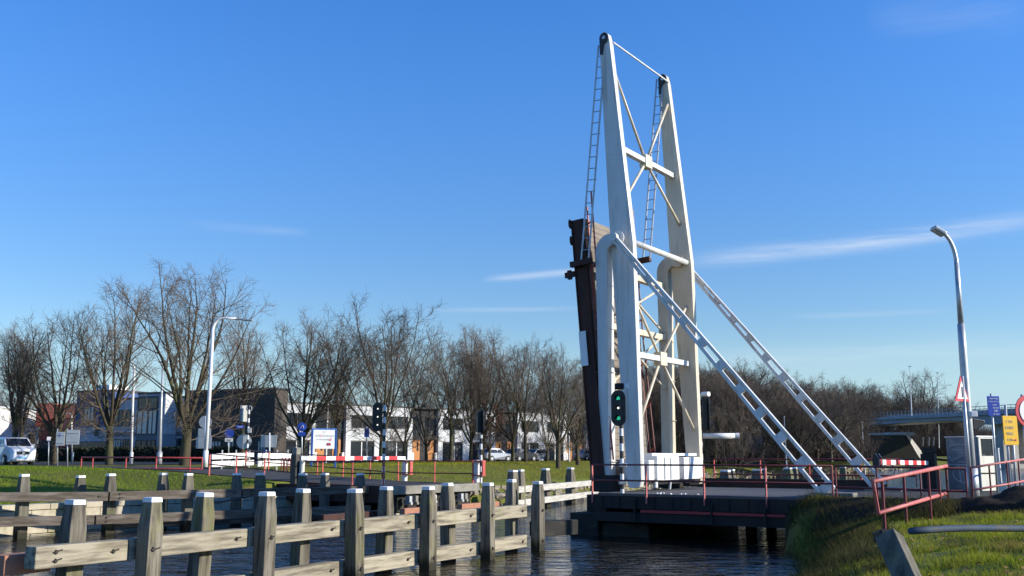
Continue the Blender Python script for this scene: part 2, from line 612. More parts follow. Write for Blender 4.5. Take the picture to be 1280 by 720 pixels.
nt.links.new(a2.outputs[0], bp.inputs['Height'])
nt.links.new(bp.outputs[0], bs.inputs['Normal'])
w = MB()
w.add([(x, y, 0) for x, y in ((-130, -130), (960, -130), (960, 500), (-130, 500))], [(0, 1, 2, 3)])
struct(w.build('water', mw))

# ------------------------------------------------------------------ roads


def ribbon(name, m, pts, z_of, kerb=None):
    """flat sheet along [(u, v_near, v_far)] in bridge coordinates"""
    b = MB()
    vs, fs = [], []
    for i, (u, v0, v1) in enumerate(pts):
        for v in (v0, v1):
            p = B(u, v, z_of(u))
            vs.append(p)
        if i:
            k = 2 * i
            fs.append((k - 2, k, k + 1, k - 1))
    b.add(vs, fs)
    return struct(b.build(name, m))


zl_road = lambda u: 1.4 + .6 * float(sm(np.array([(-u - 12) / 18]))[0]) + .004
ribbon('road', 'asphalt', [(u, .35, 5.6) for u in np.arange(-13, -60, -1.5)], zl_road)
ribbon('road', 'asphalt', [(u, -1.2, 6.1) for u in np.arange(6.3, 60, 1.5)], lambda u: 1.402)
st = MB()
st.add([(-95, 74, 2.006), (-26, 70.5, 2.006), (-17, 92, 2.006), (2, 110, 2.006), (-6, 113, 2.006), (-27, 99, 2.006), (-95, 108, 2.006)], [(0, 1, 2, 3, 4, 5, 6)])
struct(st.build('side_street', 'asphalt'))
st = MB()
st.add([(-6, 113, 2.008), (2, 110, 2.008), (40, 148, 2.008), (34, 154, 2.008)], [(0, 1, 2, 3)])
struct(st.build('house_street', 'asphalt'))
# paved path at the far edge of the lawn
st = MB()
st.add([(-12, 98, 2.008), (40, 128, 2.008), (40, 130.5, 2.008), (-12, 100.5, 2.008)], [(0, 1, 2, 3)])
struct(st.build('path', mat('path_paving', (.20, .19, .17), (.15, .145, .13), 4, rough=.9)))

# quay wall of big pale blocks along the left bank
qp = [(-23.2, 24.0), (-15.9, 35.8), (-10.1, 44.2), (-3.5, 51.5)]
bq = MB()
for course, (z0, z1) in enumerate(((-.9, .02), (.035, .42), (.435, .80), (.815, 1.0))):
    for (ax, ay), (bx, by) in zip(qp, qp[1:]):
        a, b = Vector((ax, ay, 0)), Vector((bx, by, 0))
        d = (b - a)
        L = d.length
        d.normalize()
        nrm = Vector((d.y, -d.x, 0))
        t = -.6 if course % 2 else 0
        while t < L:
            t0, t1 = max(0, t) + .012, min(L, t + 1.25) - .012
            if t1 - t0 > .1:
                off = rng.uniform(-.02, .02) + (.03 if course == 3 else 0)
                c = a + d * (t0 + t1) / 2 + nrm * (.32 + off)
                bq.box((c.x, c.y, (z0 + z1) / 2), (t1 - t0, .6, z1 - z0 + rng.uniform(-.012, .012)), math.atan2(d.y, d.x))
            t += 1.25
qw = bq.build('quay_wall', 'quay', bevel=.015)
tag(qw, 'pale quay wall of big stone blocks below the left grass bank', 'quay wall')

# ------------------------------------------------------------------ grass blades (nobody could count them)


def blades(name, n, sampler, h, wd, m, seed):
    r = np.random.default_rng(seed)
    x, y, z, hk = sampler(r, n)
    k = len(x)
    a = r.uniform(0, 2 * np.pi, k)
    hh = h * r.uniform(.45, 1.25, k) * hk
    lean = r.normal(0, .45, (k, 2)) * hh[:, None]
    ww = wd * r.uniform(.6, 1.4, k)
    p0 = np.column_stack([x - np.cos(a) * ww, y - np.sin(a) * ww, z - .015])
    p1 = np.column_stack([x + np.cos(a) * ww, y + np.sin(a) * ww, z - .015])
    p2 = np.column_stack([x + lean[:, 0], y + lean[:, 1], z + hh])
    v = np.stack([p0, p1, p2], 1).reshape(-1, 3)
    f = np.arange(3 * k).reshape(-1, 3)
    o = np_mesh(name, v, f, m, smooth=False)
    return struct(o, 'stuff')


mgr = mat('grass_blade', (.20, .25, .02), (.32, .33, .035), 1.3, spec=.12, leafy=.4, rough=.8, lo=.3, hi=.65,
          third=(.24, .175, .062), third_scale=.8, third_lo=.48, third_hi=.7)
mgl = mat('far_grass_blade', (.14, .235, .015), (.22, .29, .022), .9, spec=.12, leafy=.4, rough=.8, lo=.3, hi=.65,
          third=(.20, .175, .05), third_scale=.5, third_lo=.55, third_hi=.75)
mfr = mat('frosted_grass_blade', (.40, .45, .42), (.26, .30, .27), 2, rough=.8)
M['grass'] = mgr


def right_bank(r, n):
    x, y = r.uniform(1, 24, n), 12 + 24 * r.uniform(0, 1, n) ** 1.5
    dr = seg_d(x, y, RB)
    u, v = (x - A0.x) * UX + (y - A0.y) * UY, -(x - A0.x) * UY + (y - A0.y) * UX
    ok = ~inside(x, y) & (dr > .25) & ~((v > -1.6) & (v < 6.6) & (u > 5.5))
    x, y = x[ok], y[ok]
    # clumps
    cl = np.array([mnoise.noise((a * 1.1, b * 1.1, 9)) for a, b in zip(x, y)])
    keep = cl + r.uniform(-.5, .5, len(x)) > -.28
    x, y, cl = x[keep], y[keep], cl[keep]
    rn = np.array([mnoise.noise((a * 1.1, b * 1.1, 21)) * .10 + mnoise.noise((a * 2.6, b * 2.6, 23)) * .05 + mnoise.noise((a * .6, b * .6, 0)) * .05 + mnoise.noise((a * .17, b * .17, 3)) * .07 for a, b in zip(x, y)])
    return x, y, ground_z(x, y) + rn - .01, .45 + 1.5 * np.clip(cl + .25, 0, 1)


blades('grass', 330000, right_bank, .12, .0075, mgr, 3)


def frost(r, n):
    x, y, z, k = right_bank(r, n)
    dr = seg_d(x, y, RB)
    cl = np.array([mnoise.noise((a * .8, b * .8, 31)) for a, b in zip(x, y)])
    ok = (cl > .04 - .25 * (dr < 2.6)) & (y < 26)
    return x[ok], y[ok], z[ok], k[ok] * .6


blades('frosted_grass', 120000, frost, .09, .006, mfr, 5)


def left_bank(r, n):
    x, y = r.uniform(-42, 2, n), r.uniform(30, 64, n)
    dl = seg_d(x, y, LB)
    u, v = (x - A0.x) * UX + (y - A0.y) * UY, -(x - A0.x) * UY + (y - A0.y) * UX
    ok = ~inside(x, y) & (dl > .5) & ~((v > -.4) & (v < 6.3) & (u < -9)) & (v < .5)
    x, y = x[ok], y[ok]
    return x, y, ground_z(x, y), 1.0


blades('grass', 130000, left_bank, .12, .012, mgl, 11)


def lawn(r, n):
    x, y = r.uniform(-12, 48, n), r.uniform(46, 130, n)
    u, v = (x - A0.x) * UX + (y - A0.y) * UY, -(x - A0.x) * UY + (y - A0.y) * UX
    dl = seg_d(x, y, LB)
    ok = ~inside(x, y) & (dl > 2.0) & (v > 6.6) & (y < 104 + .58 * x)
    x, y = x[ok], y[ok]
    return x, y, ground_z(x, y), .8 + .4 * r.uniform(0, 1, len(x))


mlw = mat('lawn_blade', (.24, .26, .022), (.33, .31, .035), .5, spec=.12, leafy=.4, rough=.8, lo=.3, hi=.65,
          third=(.30, .235, .075), third_scale=.22, third_lo=.48, third_hi=.72)
blades('lawn_grass', 120000, lawn, .12, .018, mlw, 13)

def weeds(r, n):
    x, y = r.uniform(3, 13, n), r.uniform(16, 33, n)
    dr = seg_d(x, y, RB)
    u, v = (x - A0.x) * UX + (y - A0.y) * UY, -(x - A0.x) * UY + (y - A0.y) * UX
    cl = np.array([mnoise.noise((a * .9, b * .9, 41)) for a, b in zip(x, y)])
    ok = ~inside(x, y) & (dr < 1.7 + 1.6 * cl + 2.2 * (y > 25.5)) & (v < -1.9) & (cl > -.55)
    x, y, cl = x[ok], y[ok], cl[ok]
    return x, y, ground_z(x, y), .5 + .9 * np.clip(cl + .3, 0, 1)


blades('bank_weeds', 90000, weeds, .34, .007, mat('bank_weed', (.055, .065, .02), (.14, .115, .05), 1.1, spec=.12, leafy=.4, rough=.9, third=(.03, .035, .015), third_scale=.7), 17)

# fallen leaves on the right bank
r_ = np.random.default_rng(8)
lx, ly, lz, _ = right_bank(r_, 9000)
k = np.array([mnoise.noise((a * .7, b * .7, 50)) for a, b in zip(lx, ly)]) > .05
lx, ly, lz = lx[k], ly[k], lz[k]
b = MB()
for x, y, z in zip(lx, ly, lz):
    a = rng.uniform(0, 6.28)
    c, s_ = math.cos(a) * .035, math.sin(a) * .035
    h = rng.uniform(.03, .09)
    b.add([(x - c, y - s_, z + h), (x + s_ * .6, y - c * .6, z + h + .015), (x + c, y + s_, z + h + .01), (x - s_ * .6, y + c * .6, z + h - .01)], [(0, 1, 2, 3)])
struct(b.build('fallen_leaves', mat('fallen_leaf', (.22, .10, .035), (.30, .19, .07), 6, rough=.8)), 'stuff')

# stones and dead reed at the water's edge beyond the bridge
b = MB()
for i in range(1500):
    t = rng.random() ** 1.6
    y = 52 + t * 150
    x0 = np.interp(y, [p[1] for p in LB[4:]], [p[0] for p in LB[4:]])
    x = x0 - rng.uniform(-.3, 2.0)
    s = rng.uniform(.12, .38) * (1 + t)
    m3 = Matrix.Rotation(rng.uniform(0, 6), 3, 'Z') @ Matrix.Rotation(rng.uniform(-.5, .5), 3, 'X')
    b.box((x, y, max(0.0, gz(x, y)) + s * .1), (s, s * .8, s * .5), mtx=m3)
struct(b.build('bank_stones', mat('bank_rubble', (.33, .28, .19), (.20, .17, .12), 2, rough=.9, rand=.2)), 'stuff')

# ------------------------------------------------------------------ sun, sky, exposure
SUN_AZ, SUN_EL = (.987, -.16), R(22)
sx, sy = SUN_AZ
sun_d = bpy.data.lights.new('sun', 'SUN')
sun_d.energy = 4.6
sun_d.angle = R(.5)
sun_d.color = (1.0, .93, .80)
sun = bpy.data.objects.new('sun', sun_d)
COL.objects.link(sun)
tod = Vector((sx * math.cos(SUN_EL), sy * math.cos(SUN_EL), math.sin(SUN_EL))).normalized()
sun.rotation_euler = tod.to_track_quat('Z', 'Y').to_euler()
sun.location = tod * 60

wd = bpy.data.worlds.new('World')
scene.world = wd
wd.use_nodes = True
nt = wd.node_tree
bg = nt.nodes['Background']
sky = _n(nt, 'ShaderNodeTexSky', sky_type='NISHITA')
sky.sun_disc = False
sky.sun_elevation = SUN_EL
sky.sun_rotation = math.atan2(sx, sy)
sky.altitude = 0
sky.air_density = 1.0
sky.dust_density = .0
sky.ozone_density = 2.6
Lk = nt.links.new
tcw = _n(nt, 'ShaderNodeTexCoord')
sep = _n(nt, 'ShaderNodeSeparateXYZ')
Lk(tcw.outputs['Generated'], sep.inputs[0])


def mth(op, a, b=None, clamp=False):
    n = _n(nt, 'ShaderNodeMath', operation=op)
    n.use_clamp = clamp
    for i, q in enumerate((a, b)):
        if q is None:
            continue
        if isinstance(q, (int, float)):
            n.inputs[i].default_value = q
        else:
            Lk(q, n.inputs[i])
    return n.outputs[0]


az = mth('ARCTAN2', sep.outputs['X'], sep.outputs['Y'])
el = mth('ARCSINE', sep.outputs['Z'])


def azel(px, py):
    d = (P(px, py, 1) - Vector((0, 0, EYE))).normalized()
    return math.atan2(d.x, d.y), math.asin(d.z)


nzw = _n(nt, 'ShaderNodeTexNoise')
nzw.inputs['Scale'].default_value = 9
nzw.inputs['Detail'].default_value = 7
nzw.inputs['Roughness'].default_value = .6
mpw = _n(nt, 'ShaderNodeMapping')
mpw.inputs['Scale'].default_value = (.6, .6, 7)
mpw.inputs['Rotation'].default_value = (0, R(4), 0)
Lk(tcw.outputs['Generated'], mpw.inputs[0])
Lk(mpw.outputs[0], nzw.inputs['Vector'])
wisp = mth('MULTIPLY_ADD', nzw.outputs['Fac'], 2.6)
nt.nodes[-1].inputs[2].default_value = -.75
total = None
# long thin cirrus streaks of this sky: (start, end, half width px, strength)
for (p, q, wpx, amp) in (((850, 327), (1330, 268), 9, .72), ((600, 350), (760, 336), 4, .45), ((225, 279), (390, 291), 5, .16),
                         ((980, 396), (1200, 388), 3.5, .16), ((520, 388), (745, 385), 3, .18), ((860, 450), (1330, 432), 13, .22),
                         ((1080, 20), (1300, 10), 22, .10)):
    a0, e0 = azel(*p)
    a1, e1 = azel(*q)
    sl = (e1 - e0) / (a1 - a0)
    line = mth('ADD', mth('MULTIPLY', mth('SUBTRACT', az, a0), sl), e0)
    dist = mth('DIVIDE', mth('SUBTRACT', el, line), wpx / 1260)
    g = mth('POWER', 2.718, mth('MULTIPLY', mth('MULTIPLY', dist, dist), -1.0))
    mid, half = (a0 + a1) / 2, (a1 - a0) / 2
    ta = mth('DIVIDE', mth('ABSOLUTE', mth('SUBTRACT', az, mid)), half)
    win = mth('SUBTRACT', 1.0, mth('MULTIPLY', ta, mth('MULTIPLY', ta, ta)), True)
    c = mth('MULTIPLY', mth('MULTIPLY', g, win), amp)
    total = c if total is None else mth('ADD', total, c)
cl = mth('MULTIPLY', total, mth('MAXIMUM', wisp, 0.12), True)
mxw = _n(nt, 'ShaderNodeMix', data_type='RGBA')
hsv = _n(nt, 'ShaderNodeHueSaturation')
hsv.inputs['Saturation'].default_value = 1.33
hsv.inputs['Hue'].default_value = .514
Lk(sky.outputs[0], hsv.inputs['Color'])
Lk(cl, mxw.inputs[0])
mre = _n(nt, 'ShaderNodeMapRange', interpolation_type='SMOOTHSTEP')
mre.inputs[1].default_value, mre.inputs[2].default_value = -.02, .46
mre.inputs[3].default_value, mre.inputs[4].default_value = .62, 1.13
Lk(el, mre.inputs[0])
dim = _n(nt, 'ShaderNodeVectorMath', operation='SCALE')
Lk(hsv.outputs[0], dim.inputs[0])
Lk(mre.outputs[0], dim.inputs['Scale'])
mrh = _n(nt, 'ShaderNodeMapRange', interpolation_type='SMOOTHSTEP')
mrh.inputs[1].default_value, mrh.inputs[2].default_value = .0, .13
mrh.inputs[3].default_value, mrh.inputs[4].default_value = .85, 0.0
Lk(el, mrh.inputs[0])
hz = _n(nt, 'ShaderNodeMix', data_type='RGBA')
Lk(mrh.outputs[0], hz.inputs[0])
Lk(dim.outputs[0], hz.inputs[6])
hz.inputs[7].default_value = (2.05, 3.15, 4.25, 1)
Lk(hz.outputs[2], mxw.inputs[6])
mxw.inputs[7].default_value = (4.2, 4.5, 4.9, 1)
Lk(mxw.outputs[2], bg.inputs['Color'])
bg.inputs['Strength'].default_value = .15

vs_ = scene.view_settings
scene.display_settings.display_device = 'sRGB'
vs_.view_transform = 'Standard'
vs_.look = 'None'
vs_.exposure = 0.5
vs_.gamma = 1
vs_.use_curve_mapping = False
scene.cycles.max_bounces = 6
scene.cycles.sample_clamp_indirect = 6
# ------------------------------------------------------------------ the drawbridge
ARM_GAP = 5.0


def loc3(pts2, v):
    return [(u, v, z) for u, z in pts2]


# --- balance frame: two tall arms with counterweight, cross beams, hangers
bal = thing('balance_frame', 'tall pair of white upright balance arms with counterweight blocks between their feet',
            'bridge arms', B(0, 0, 0), RZ)
prof_px = [(749.5, 60), (749.5, 47), (752, 41.5), (756, 39.5), (759.5, 42), (762, 52), (791, 300), (801.5, 600), (799.5, 609), (793, 613), (787, 611), (784, 603), (762, 285)]
prof = [T(x, y, -.14) for x, y in prof_px]
prof = [(u, max(z, 1.52)) for u, z in prof]


def u_span(z):
    us = []
    for (a, za), (b, zb) in zip(prof, prof[1:] + prof[:1]):
        if (za - z) * (zb - z) <= 0 and za != zb:
            us.append(a + (b - a) * (z - za) / (zb - za))
    return min(us), max(us)


def u_mid(z):
    a, b = u_span(z)
    return (a + b) / 2


for k, (v, m, lab) in enumerate(((0, 'paint', 'near white arm, its broad side in blue shade'), (ARM_GAP, 'paint_dirt_bounce', 'far arm coloured cream for bounced light, with rust streaks'))):
    a = MB().prism(loc3(prof, v - .14), (0, .28, 0)).build('arm', m, bal, bevel=.012)
    a['label'] = lab
    # seams and the dark wheel plates at the head
    for yy in (190, 455):
        z = T(780, yy, -.14)[1]
        u0, u1 = u_span(z)
        MB().b2((u0 - .003, v - .148, z - .012), (u1 + .003, v + .148, z + .012)).build('seam_plate', m, a)
    uh, zh = T(756, 47, -.14)
    hd = MB()
    for s in (-1, 1):
        ring = [(uh - .03 + .19 * math.cos(t), v + s * .143, zh - .02 + .22 * math.sin(t)) for t in np.linspace(0, 2 * math.pi, 20, endpoint=False)]
        hd.prism(ring, (0, s * .03, 0))
        hd.prism([(uh - .215, v + s * .143, zh - .62), (uh - .09, v + s * .143, zh - .66), (uh + .02, v + s * .143, zh), (uh - .22, v + s * .143, zh)], (0, s * .02, 0))
    hd.build('head_plate', 'black_paint', a)
    MB().tube([(uh - .03, v - .19, zh), (uh - .03, v + .19, zh)], .07, 12).build('axle', 'galv', a)


def cross(name, py_near, w, h, m='paint', du=0.0, px=780):
    z = T(px, py_near, 0)[1]
    u = u_mid(z) + du
    return MB().b2((u - w / 2, .143, z - h / 2), (u + w / 2, ARM_GAP - .143, z + h / 2)).build(name, m, bal, bevel=.01), (u, z)


_, C1 = cross('cross_beam', 180, .22, .2)
z2 = T(797, 300, 0)[1]
u2 = u_mid(z2) + .25
MB().tube([(u2, .143, z2), (u2, ARM_GAP - .143, z2)], .11, 12).build('cross_beam', 'paint', bal, smooth=True)
_, C3 = cross('cross_beam', 441, .24, .2, px=800)
ut, zt = T(765, 52, 0)
MB().tube([(ut, .1, zt), (ut, ARM_GAP - .1, zt - .02)], .035, 8).build('tie_rod', 'white', bal)


def brace(uz, v, c, n=2):
    return MB().tube([(uz[0], v, uz[1]), (c[0], ARM_GAP / 2, c[1])], .055, 8)


for (py_hi, py_lo, C) in ((78, 250, C1), (362, 535, C3)):
    for py in (py_hi, py_lo):
        z = T(780, py, 0)[1]
        for v in (.1, ARM_GAP - .1):
            brace((u_mid(z) + .12, z), v, C).build('diagonal_brace', 'paint_dirt_bounce', bal, smooth=True)
    MB().box((C[0], ARM_GAP / 2, C[1]), (.30, .55, .5)).build('gusset_plate', 'paint_dirt_bounce', bal, bevel=.02)
# counterweight blocks
ub = u_mid(2.2)
cw = MB()
cw.b2((ub - .55, .20, 1.78), (ub + .42, .62, 2.46)).b2((ub - .6, .68, 1.76), (ub + .5, 2.5, 2.60))
cw.b2((ub - .6, 2.9, 1.76), (ub + .5, 4.35, 2.56)).b2((ub - .55, 4.42, 1.80), (ub + .40, 4.82, 2.50))
c = cw.build('counterweight', 'white', bal, bevel=.03)
MB().b2((ub - .5, .7, 2.604), (ub + .3, 4.5, 2.70)).build('top_slab', 'white', c, bevel=.01)
for v in (1.25, 1.75, 3.4):
    MB().b2((ub + .503, v - .03, 1.8), (ub + .53, v + .03, 2.55)).build('tie_strap', 'galv', c)
MB().b2((ub - .4, .2, 1.62), (ub + .3, 4.8, 1.755)).build('carrier_beam', 'dark_steel', c)
MB().tube([(ub + .3, .9, 1.52), (ub + .3, .9, 1.74)], .09, 10).build('buffer', 'white', c)
MB().tube([(ub + .3, 2.05, 1.44), (ub + .36, 2.0, 1.74)], .05, 8).build('buffer', 'white', c)
# lamp box on the lower cross beam
MB().box((C3[0] - .5, .75, C3[1] + .2), (.5, .7, .22)).build('lamp_box', 'paint_dirt_bounce', bal, bevel=.02)

# --- bascule leaf, raised almost upright
LV0, LV1 = -.38, 3.35
b0, t0_ = T(741, 606, LV0), T(714.5, 276, LV0)
back = Vector((b0[0], 0, b0[1])), Vector((t0_[0], 0, t0_[1]))
ax = (back[1] - back[0])
LL = ax.length
tilt = math.atan2(-ax.x, ax.z)
leaf = thing('bridge_leaf', 'raised brown bridge leaf standing on end behind the white arms', 'bridge leaf', B(back[0].x, 0, back[0].z), RZ)
LM = Matrix.Rotation(-tilt, 4, 'Y')         # leaf axes: x away from the back, y across, z along the leaf


def lp(x, y, z):
    return tuple(LM @ Vector((x, y, z)))


def lbox(b, lo, hi):
    vs = [lp(x, y, z) for z in (lo[2], hi[2]) for x, y in ((lo[0], lo[1]), (hi[0], lo[1]), (hi[0], hi[1]), (lo[0], hi[1]))]
    b.add(vs, [(3, 2, 1, 0), (4, 5, 6, 7), (0, 1, 5, 4), (1, 2, 6, 5), (2, 3, 7, 6), (3, 0, 4, 7)])
    return b


GD = .46
gr = MB()
for v in (LV0, LV1 - .14):
    lbox(gr, (0, v, 0), (GD, v + .14, LL))
    lbox(gr, (-.02, v - .05, 0), (.02, v + .19, LL))
    lbox(gr, (GD - .02, v - .05, 0), (GD + .02, v + .19, LL - .1))
gr.build('side_girder', 'leaf_steel', leaf)
g2 = MB()
for z in np.linspace(.4, LL - .15, 8):
    lbox(g2, (.06, LV0 + .142, z - .08), (GD - .1, LV1 - .142, z + .08))
g2.build('floor_beam', 'leaf_steel', leaf)
pk = MB()
n = 46
for i in range(n):
    za, zb = .1 + (LL - .1) * i / n, .1 + (LL - .1) * (i + 1) / n
    lbox(pk, (GD - .06, LV0 + .145, za + .006), (GD + .06 + rng.uniform(0, .012), LV1 - .145, zb - .006))
pk.build('deck_planking', 'leaf_plank', leaf)
for v, lab in ((LV0 + .2, 'near red leaf railing'), (LV1 - .22, 'far leaf railing')):
    rl = MB()
    for x, ze in ((GD + .32, LL + 1.0), (GD + .10, LL + .45)):
        rl.tube([lp(x, v, .8), lp(x - .05, v, LL * .55), lp(x + .02, v, ze)], .032, 8)
    o = rl.build('leaf_railing', 'red' if v < 1 else 'red_dark', leaf)
    o['label'] = lab
    ps = MB()
    for z in np.linspace(1.0, LL - .3, 6):
        ps.tube([lp(GD, v, z), lp(GD + .34, v, z + .25)], .028, 6)
    ps.build('railing_post', 'red', o)
# hook plates sticking out of the back of the leaf, near its tip
for zz, ln in ((LL - 2.0, .42), (LL - .12, .10), (LL - .75, .10)):
    for y in (LV0 - .04, LV0 + 1.2, LV1 - .1):
        hk = MB()
        lbox(hk, (-ln, y - .05, zz - .1), (-.022, y + .05, zz + .1))
        lbox(hk, (-ln * .72, y - .06, zz - .17), (-ln * .4, y + .06, zz + .16))
        hk.build('lock_hook', 'leaf_steel', leaf)
sg = MB()
zc = LL * .50
lbox(sg, (-.03, LV0 - .09, zc - .62), (.25, LV0 - .06, zc + .62))
sg.build('notice_plate', 'sign_white', leaf)

# hangers: ladder-like rods from the arm heads to the leaf
for (pa, pb, v0, v1) in (((752.5, 56), (731, 327), -.05, LV0 - .12), ((825, 98), (808, 324), ARM_GAP - .05, LV1 + .15)):
    ua, za = T(*pa, v0)
    ubb, zb = T(*pb, v1)
    p, q = Vector((ua, v0, za)), Vector((ubb, v1, zb))
    ql = LM.inverted() @ (q - Vector((back[0].x, 0, back[0].z)))
    bk = MB()
    lbox(bk, (-.1, min(ql.y - .09, LV1 + .053) if v1 > 1 else ql.y - .1, ql.z - .12), (max(GD + .3, ql.x + .16), ql.y + .1 if v1 > 1 else LV0 - .053, ql.z + .08))
    bk.build('hanger_bracket', 'leaf_steel', leaf)
    d = (q - p).normalized()
    side = Vector((0, 1, 0)).cross(d).normalized() * .15
    hg = MB()
    hg.tube([p - side, q - side], .034, 6).tube([p + side, q + side], .034, 6)
    o = hg.build('hanger', 'galv', bal)
    L = (q - p).length
    k = int(L / .42)
    for i in range(1, k):
        c = p.lerp(q, i / k)
        MB().tube([c - side * (1.5 if i % 4 == 0 else 1), c + side], .018, 5).build('rung', 'galv', o)
# pull cable with chain hanging beside

# --- standing frame: bent columns and long ladder stays
sup = thing('support_frame', 'white bent-topped columns and two long sloping ladder stays holding up the drawbridge arms', 'bridge frame', B(0, 0, 0), RZ)
pv = T(772, 297.5, -.35)
colu = T(752.5, 420, -.35)[0]
for v, m in ((-.08, 'paint'), (ARM_GAP - .08, 'paint_dirt_bounce')):
    rad = (pv[0] - colu) * .62
    cz = pv[1] - rad
    path = [(colu - .02, DECK - .1), (colu, cz - 4), (colu, cz)]
    for t in np.linspace(0, math.pi / 2, 9)[1:]:
        path.append((colu + rad - rad * math.cos(t), cz + rad * math.sin(t) * .98))
    path.append((pv[0] + .12, pv[1] - .06))
    w = .235
    L_, R_ = [], []
    for i, (u, z) in enumerate(path):
        a, b_ = path[max(0, i - 1)], path[min(len(path) - 1, i + 1)]
        d = Vector((b_[0] - a[0], b_[1] - a[1])).normalized()
        nn = Vector((-d.y, d.x))
        ww = w * (.80 if i < 2 else (1.0 if i < len(path) - 2 else .8))
        L_.append((u + nn.x * ww, z + nn.y * ww))
        R_.append((u - nn.x * ww, z - nn.y * ww))
    poly = L_ + R_[::-1]
    cb = MB()
    hv = .25
    nP = len(path)
    vs = [(u, v - hv, z) for u, z in L_] + [(u, v - hv, z) for u, z in R_] + [(u, v + hv, z) for u, z in L_] + [(u, v + hv, z) for u, z in R_]
    fs = []
    for i in range(nP - 1):
        fs += [(i, i + 1, nP + i + 1, nP + i), (2 * nP + i, 3 * nP + i, 3 * nP + i + 1, 2 * nP + i + 1),
               (i, 2 * nP + i, 2 * nP + i + 1, i + 1), (nP + i, nP + i + 1, 3 * nP + i + 1, 3 * nP + i)]
    fs += [(0, nP, 3 * nP, 2 * nP), (nP - 1, 3 * nP - 1, 4 * nP - 1, 2 * nP - 1)]
    cb.add(vs, fs)
    if v < 1:
        for zz in np.arange(2.6, 5.5, .16):
            for uu in (colu - .14, colu + .14):
                cb.box((uu, v - hv - .004, zz), (.03, .012, .03))
    o = cb.build('column', m, sup, bevel=.01)
    disc = [(pv[0] + .26 * math.cos(t), v - .30, pv[1] + .26 * math.sin(t)) for t in np.linspace(0, 2 * math.pi, 22, endpoint=False)]
    MB().prism(disc, (0, .045, 0)).build('pivot_cover', m, o)
    MB().tube([(pv[0], v - .36, pv[1]), (pv[0], v - .29, pv[1])], .07, 10).build('pivot_pin', 'black_paint', o)
    sp = MB()
    for zz in np.arange(2.4, cz - .2, 1.55):
        sp.b2((colu - w - .004, v - hv - .006, zz), (colu + w + .004, v + hv + .006, zz + .014))
    sp.build('seam_plate', m, o)
    # rust-stained base block
    MB().b2((colu - .42, v - .34, DECK - .02), (colu + .40, v + .34, DECK + .55)).build('base_block', 'dark_steel', o, bevel=.02)

for py, m in ((327, 'paint_dirt_bounce'), (398, 'paint_dirt_bounce')):
    z = T(760, py, 0)[1] - .25
    MB().b2((colu - .13, .175, z - .11), (colu + .13, ARM_GAP - .335, z + .11)).build('portal_beam', m, sup, bevel=.01)
zA, zB, zC = T(760, 335, 0)[1], T(760, 400, 0)[1], T(760, 478, 0)[1]
for (za, zb) in ((zA, zB), (zB, zC)):
    MB().tube([(colu, .15, za), (colu, ARM_GAP - .3, zb)], .045, 6).build('portal_brace', 'paint_dirt_bounce', sup)
    MB().tube([(colu + .1, .15, zb), (colu + .1, ARM_GAP - .3, za)], .045, 6).build('portal_brace', 'paint_dirt_bounce', sup)
# curved knee below
kn = [(colu + .05, .15 + 1.5 * (1 - math.cos(t)), zC + .9 - 2.0 * math.sin(t)) for t in np.linspace(0, 1.4, 8)]
MB().tube(kn, .12, 8).build('knee_brace', 'paint_dirt_bounce', sup, smooth=True)

foot = T(1037, 621, -.55)
for v, m in ((-.55, 'paint'), (ARM_GAP + .45, 'paint')):
    top, bot = Vector((pv[0] - .05, v, pv[1] + .02)), Vector((foot[0], v, DECK + .1))
    d = (bot - top).normalized()
    nn = Vector((-d.z, 0, d.x))
    if nn.z < 0:
        nn = -nn
    stb = MB()
    stb.bar(top + nn * .04, bot + nn * .21, .16, .10, up=nn)
    stb.bar(top - nn * .08, bot - nn * .21, .16, .10, up=nn)
    o = stb.build('stay', m, sup, bevel=.008)
    L = (bot - top).length
    k = 11
    for i in range(k + 1):
        f = (i + .12) / (k + .3)
        c = top.lerp(bot, f)
        hw = .04 + .17 * f
        hl = .06 + .17 * f
        a, b_ = c - nn * max(.02, hl - .05), c + nn * max(.02, hw - .05)
        MB().bar(a, b_, .13, .30, up=d).build('batten_plate', m, o)
    MB().b2((foot[0] - .5, v - .3, DECK - .02), (foot[0] + .75, v + .3, DECK + .12)).build('foot_plate', 'concrete', o, bevel=.02)
    MB().tube([(pv[0] - .05, v - .1, pv[1]), (pv[0] - .05, v + .1, pv[1])], .16, 14).build('stay_head', m, o)

# --- fixed deck over the right-hand side span
dk = thing('fixed_bridge_span', 'dark fixed bridge deck under the white arms, with a red stripe along its side', 'bridge deck', B(0, 0, 0), RZ)
MB().b2((-.2, -1.75, 1.0), (6.8, 6.7, DECK)).build('deck_slab', 'deck_asphalt', dk)
fa_ = MB().b2((-.3, -2.0, .93), (7.2, -1.752, DECK - .06))
for u in np.arange(.1, 7.0, .62):
    fa_.b2((u - .02, -2.035, .94), (u + .02, -1.998, DECK - .1))
for u in np.arange(.4, 7.0, 1.24):
    fa_.b2((u - .012, -2.012, .932), (u + .012, -1.999, DECK - .07))
fa_.build('fascia', 'dark_steel', dk, bevel=.008)
for u in (1.3, 3.9, 5.6):
    MB().tube([(u, -2.07, 1.2), (u, -2.07, .55)], .035, 8).build('drain_pipe', 'dark_steel', dk)
MB().b2((1.5, -2.06, .83), (6.2, -1.9, .915)).build('red_stripe', mat('dark_red_stripe', (.30, .018, .028), rough=.5), dk)
MB().b2((-.2, -1.98, .52), (7.0, -1.70, .82)).build('edge_girder', 'dark_steel', dk)
MB().b2((-1.6, 6.5, .36), (7.0, 6.75, .99)).build('edge_girder', 'dark_steel', dk)
MB().b2((-1.0, 6.45, DECK + .002), (7.0, 6.72, DECK + .34)).build('kerb', 'dark_steel', dk)
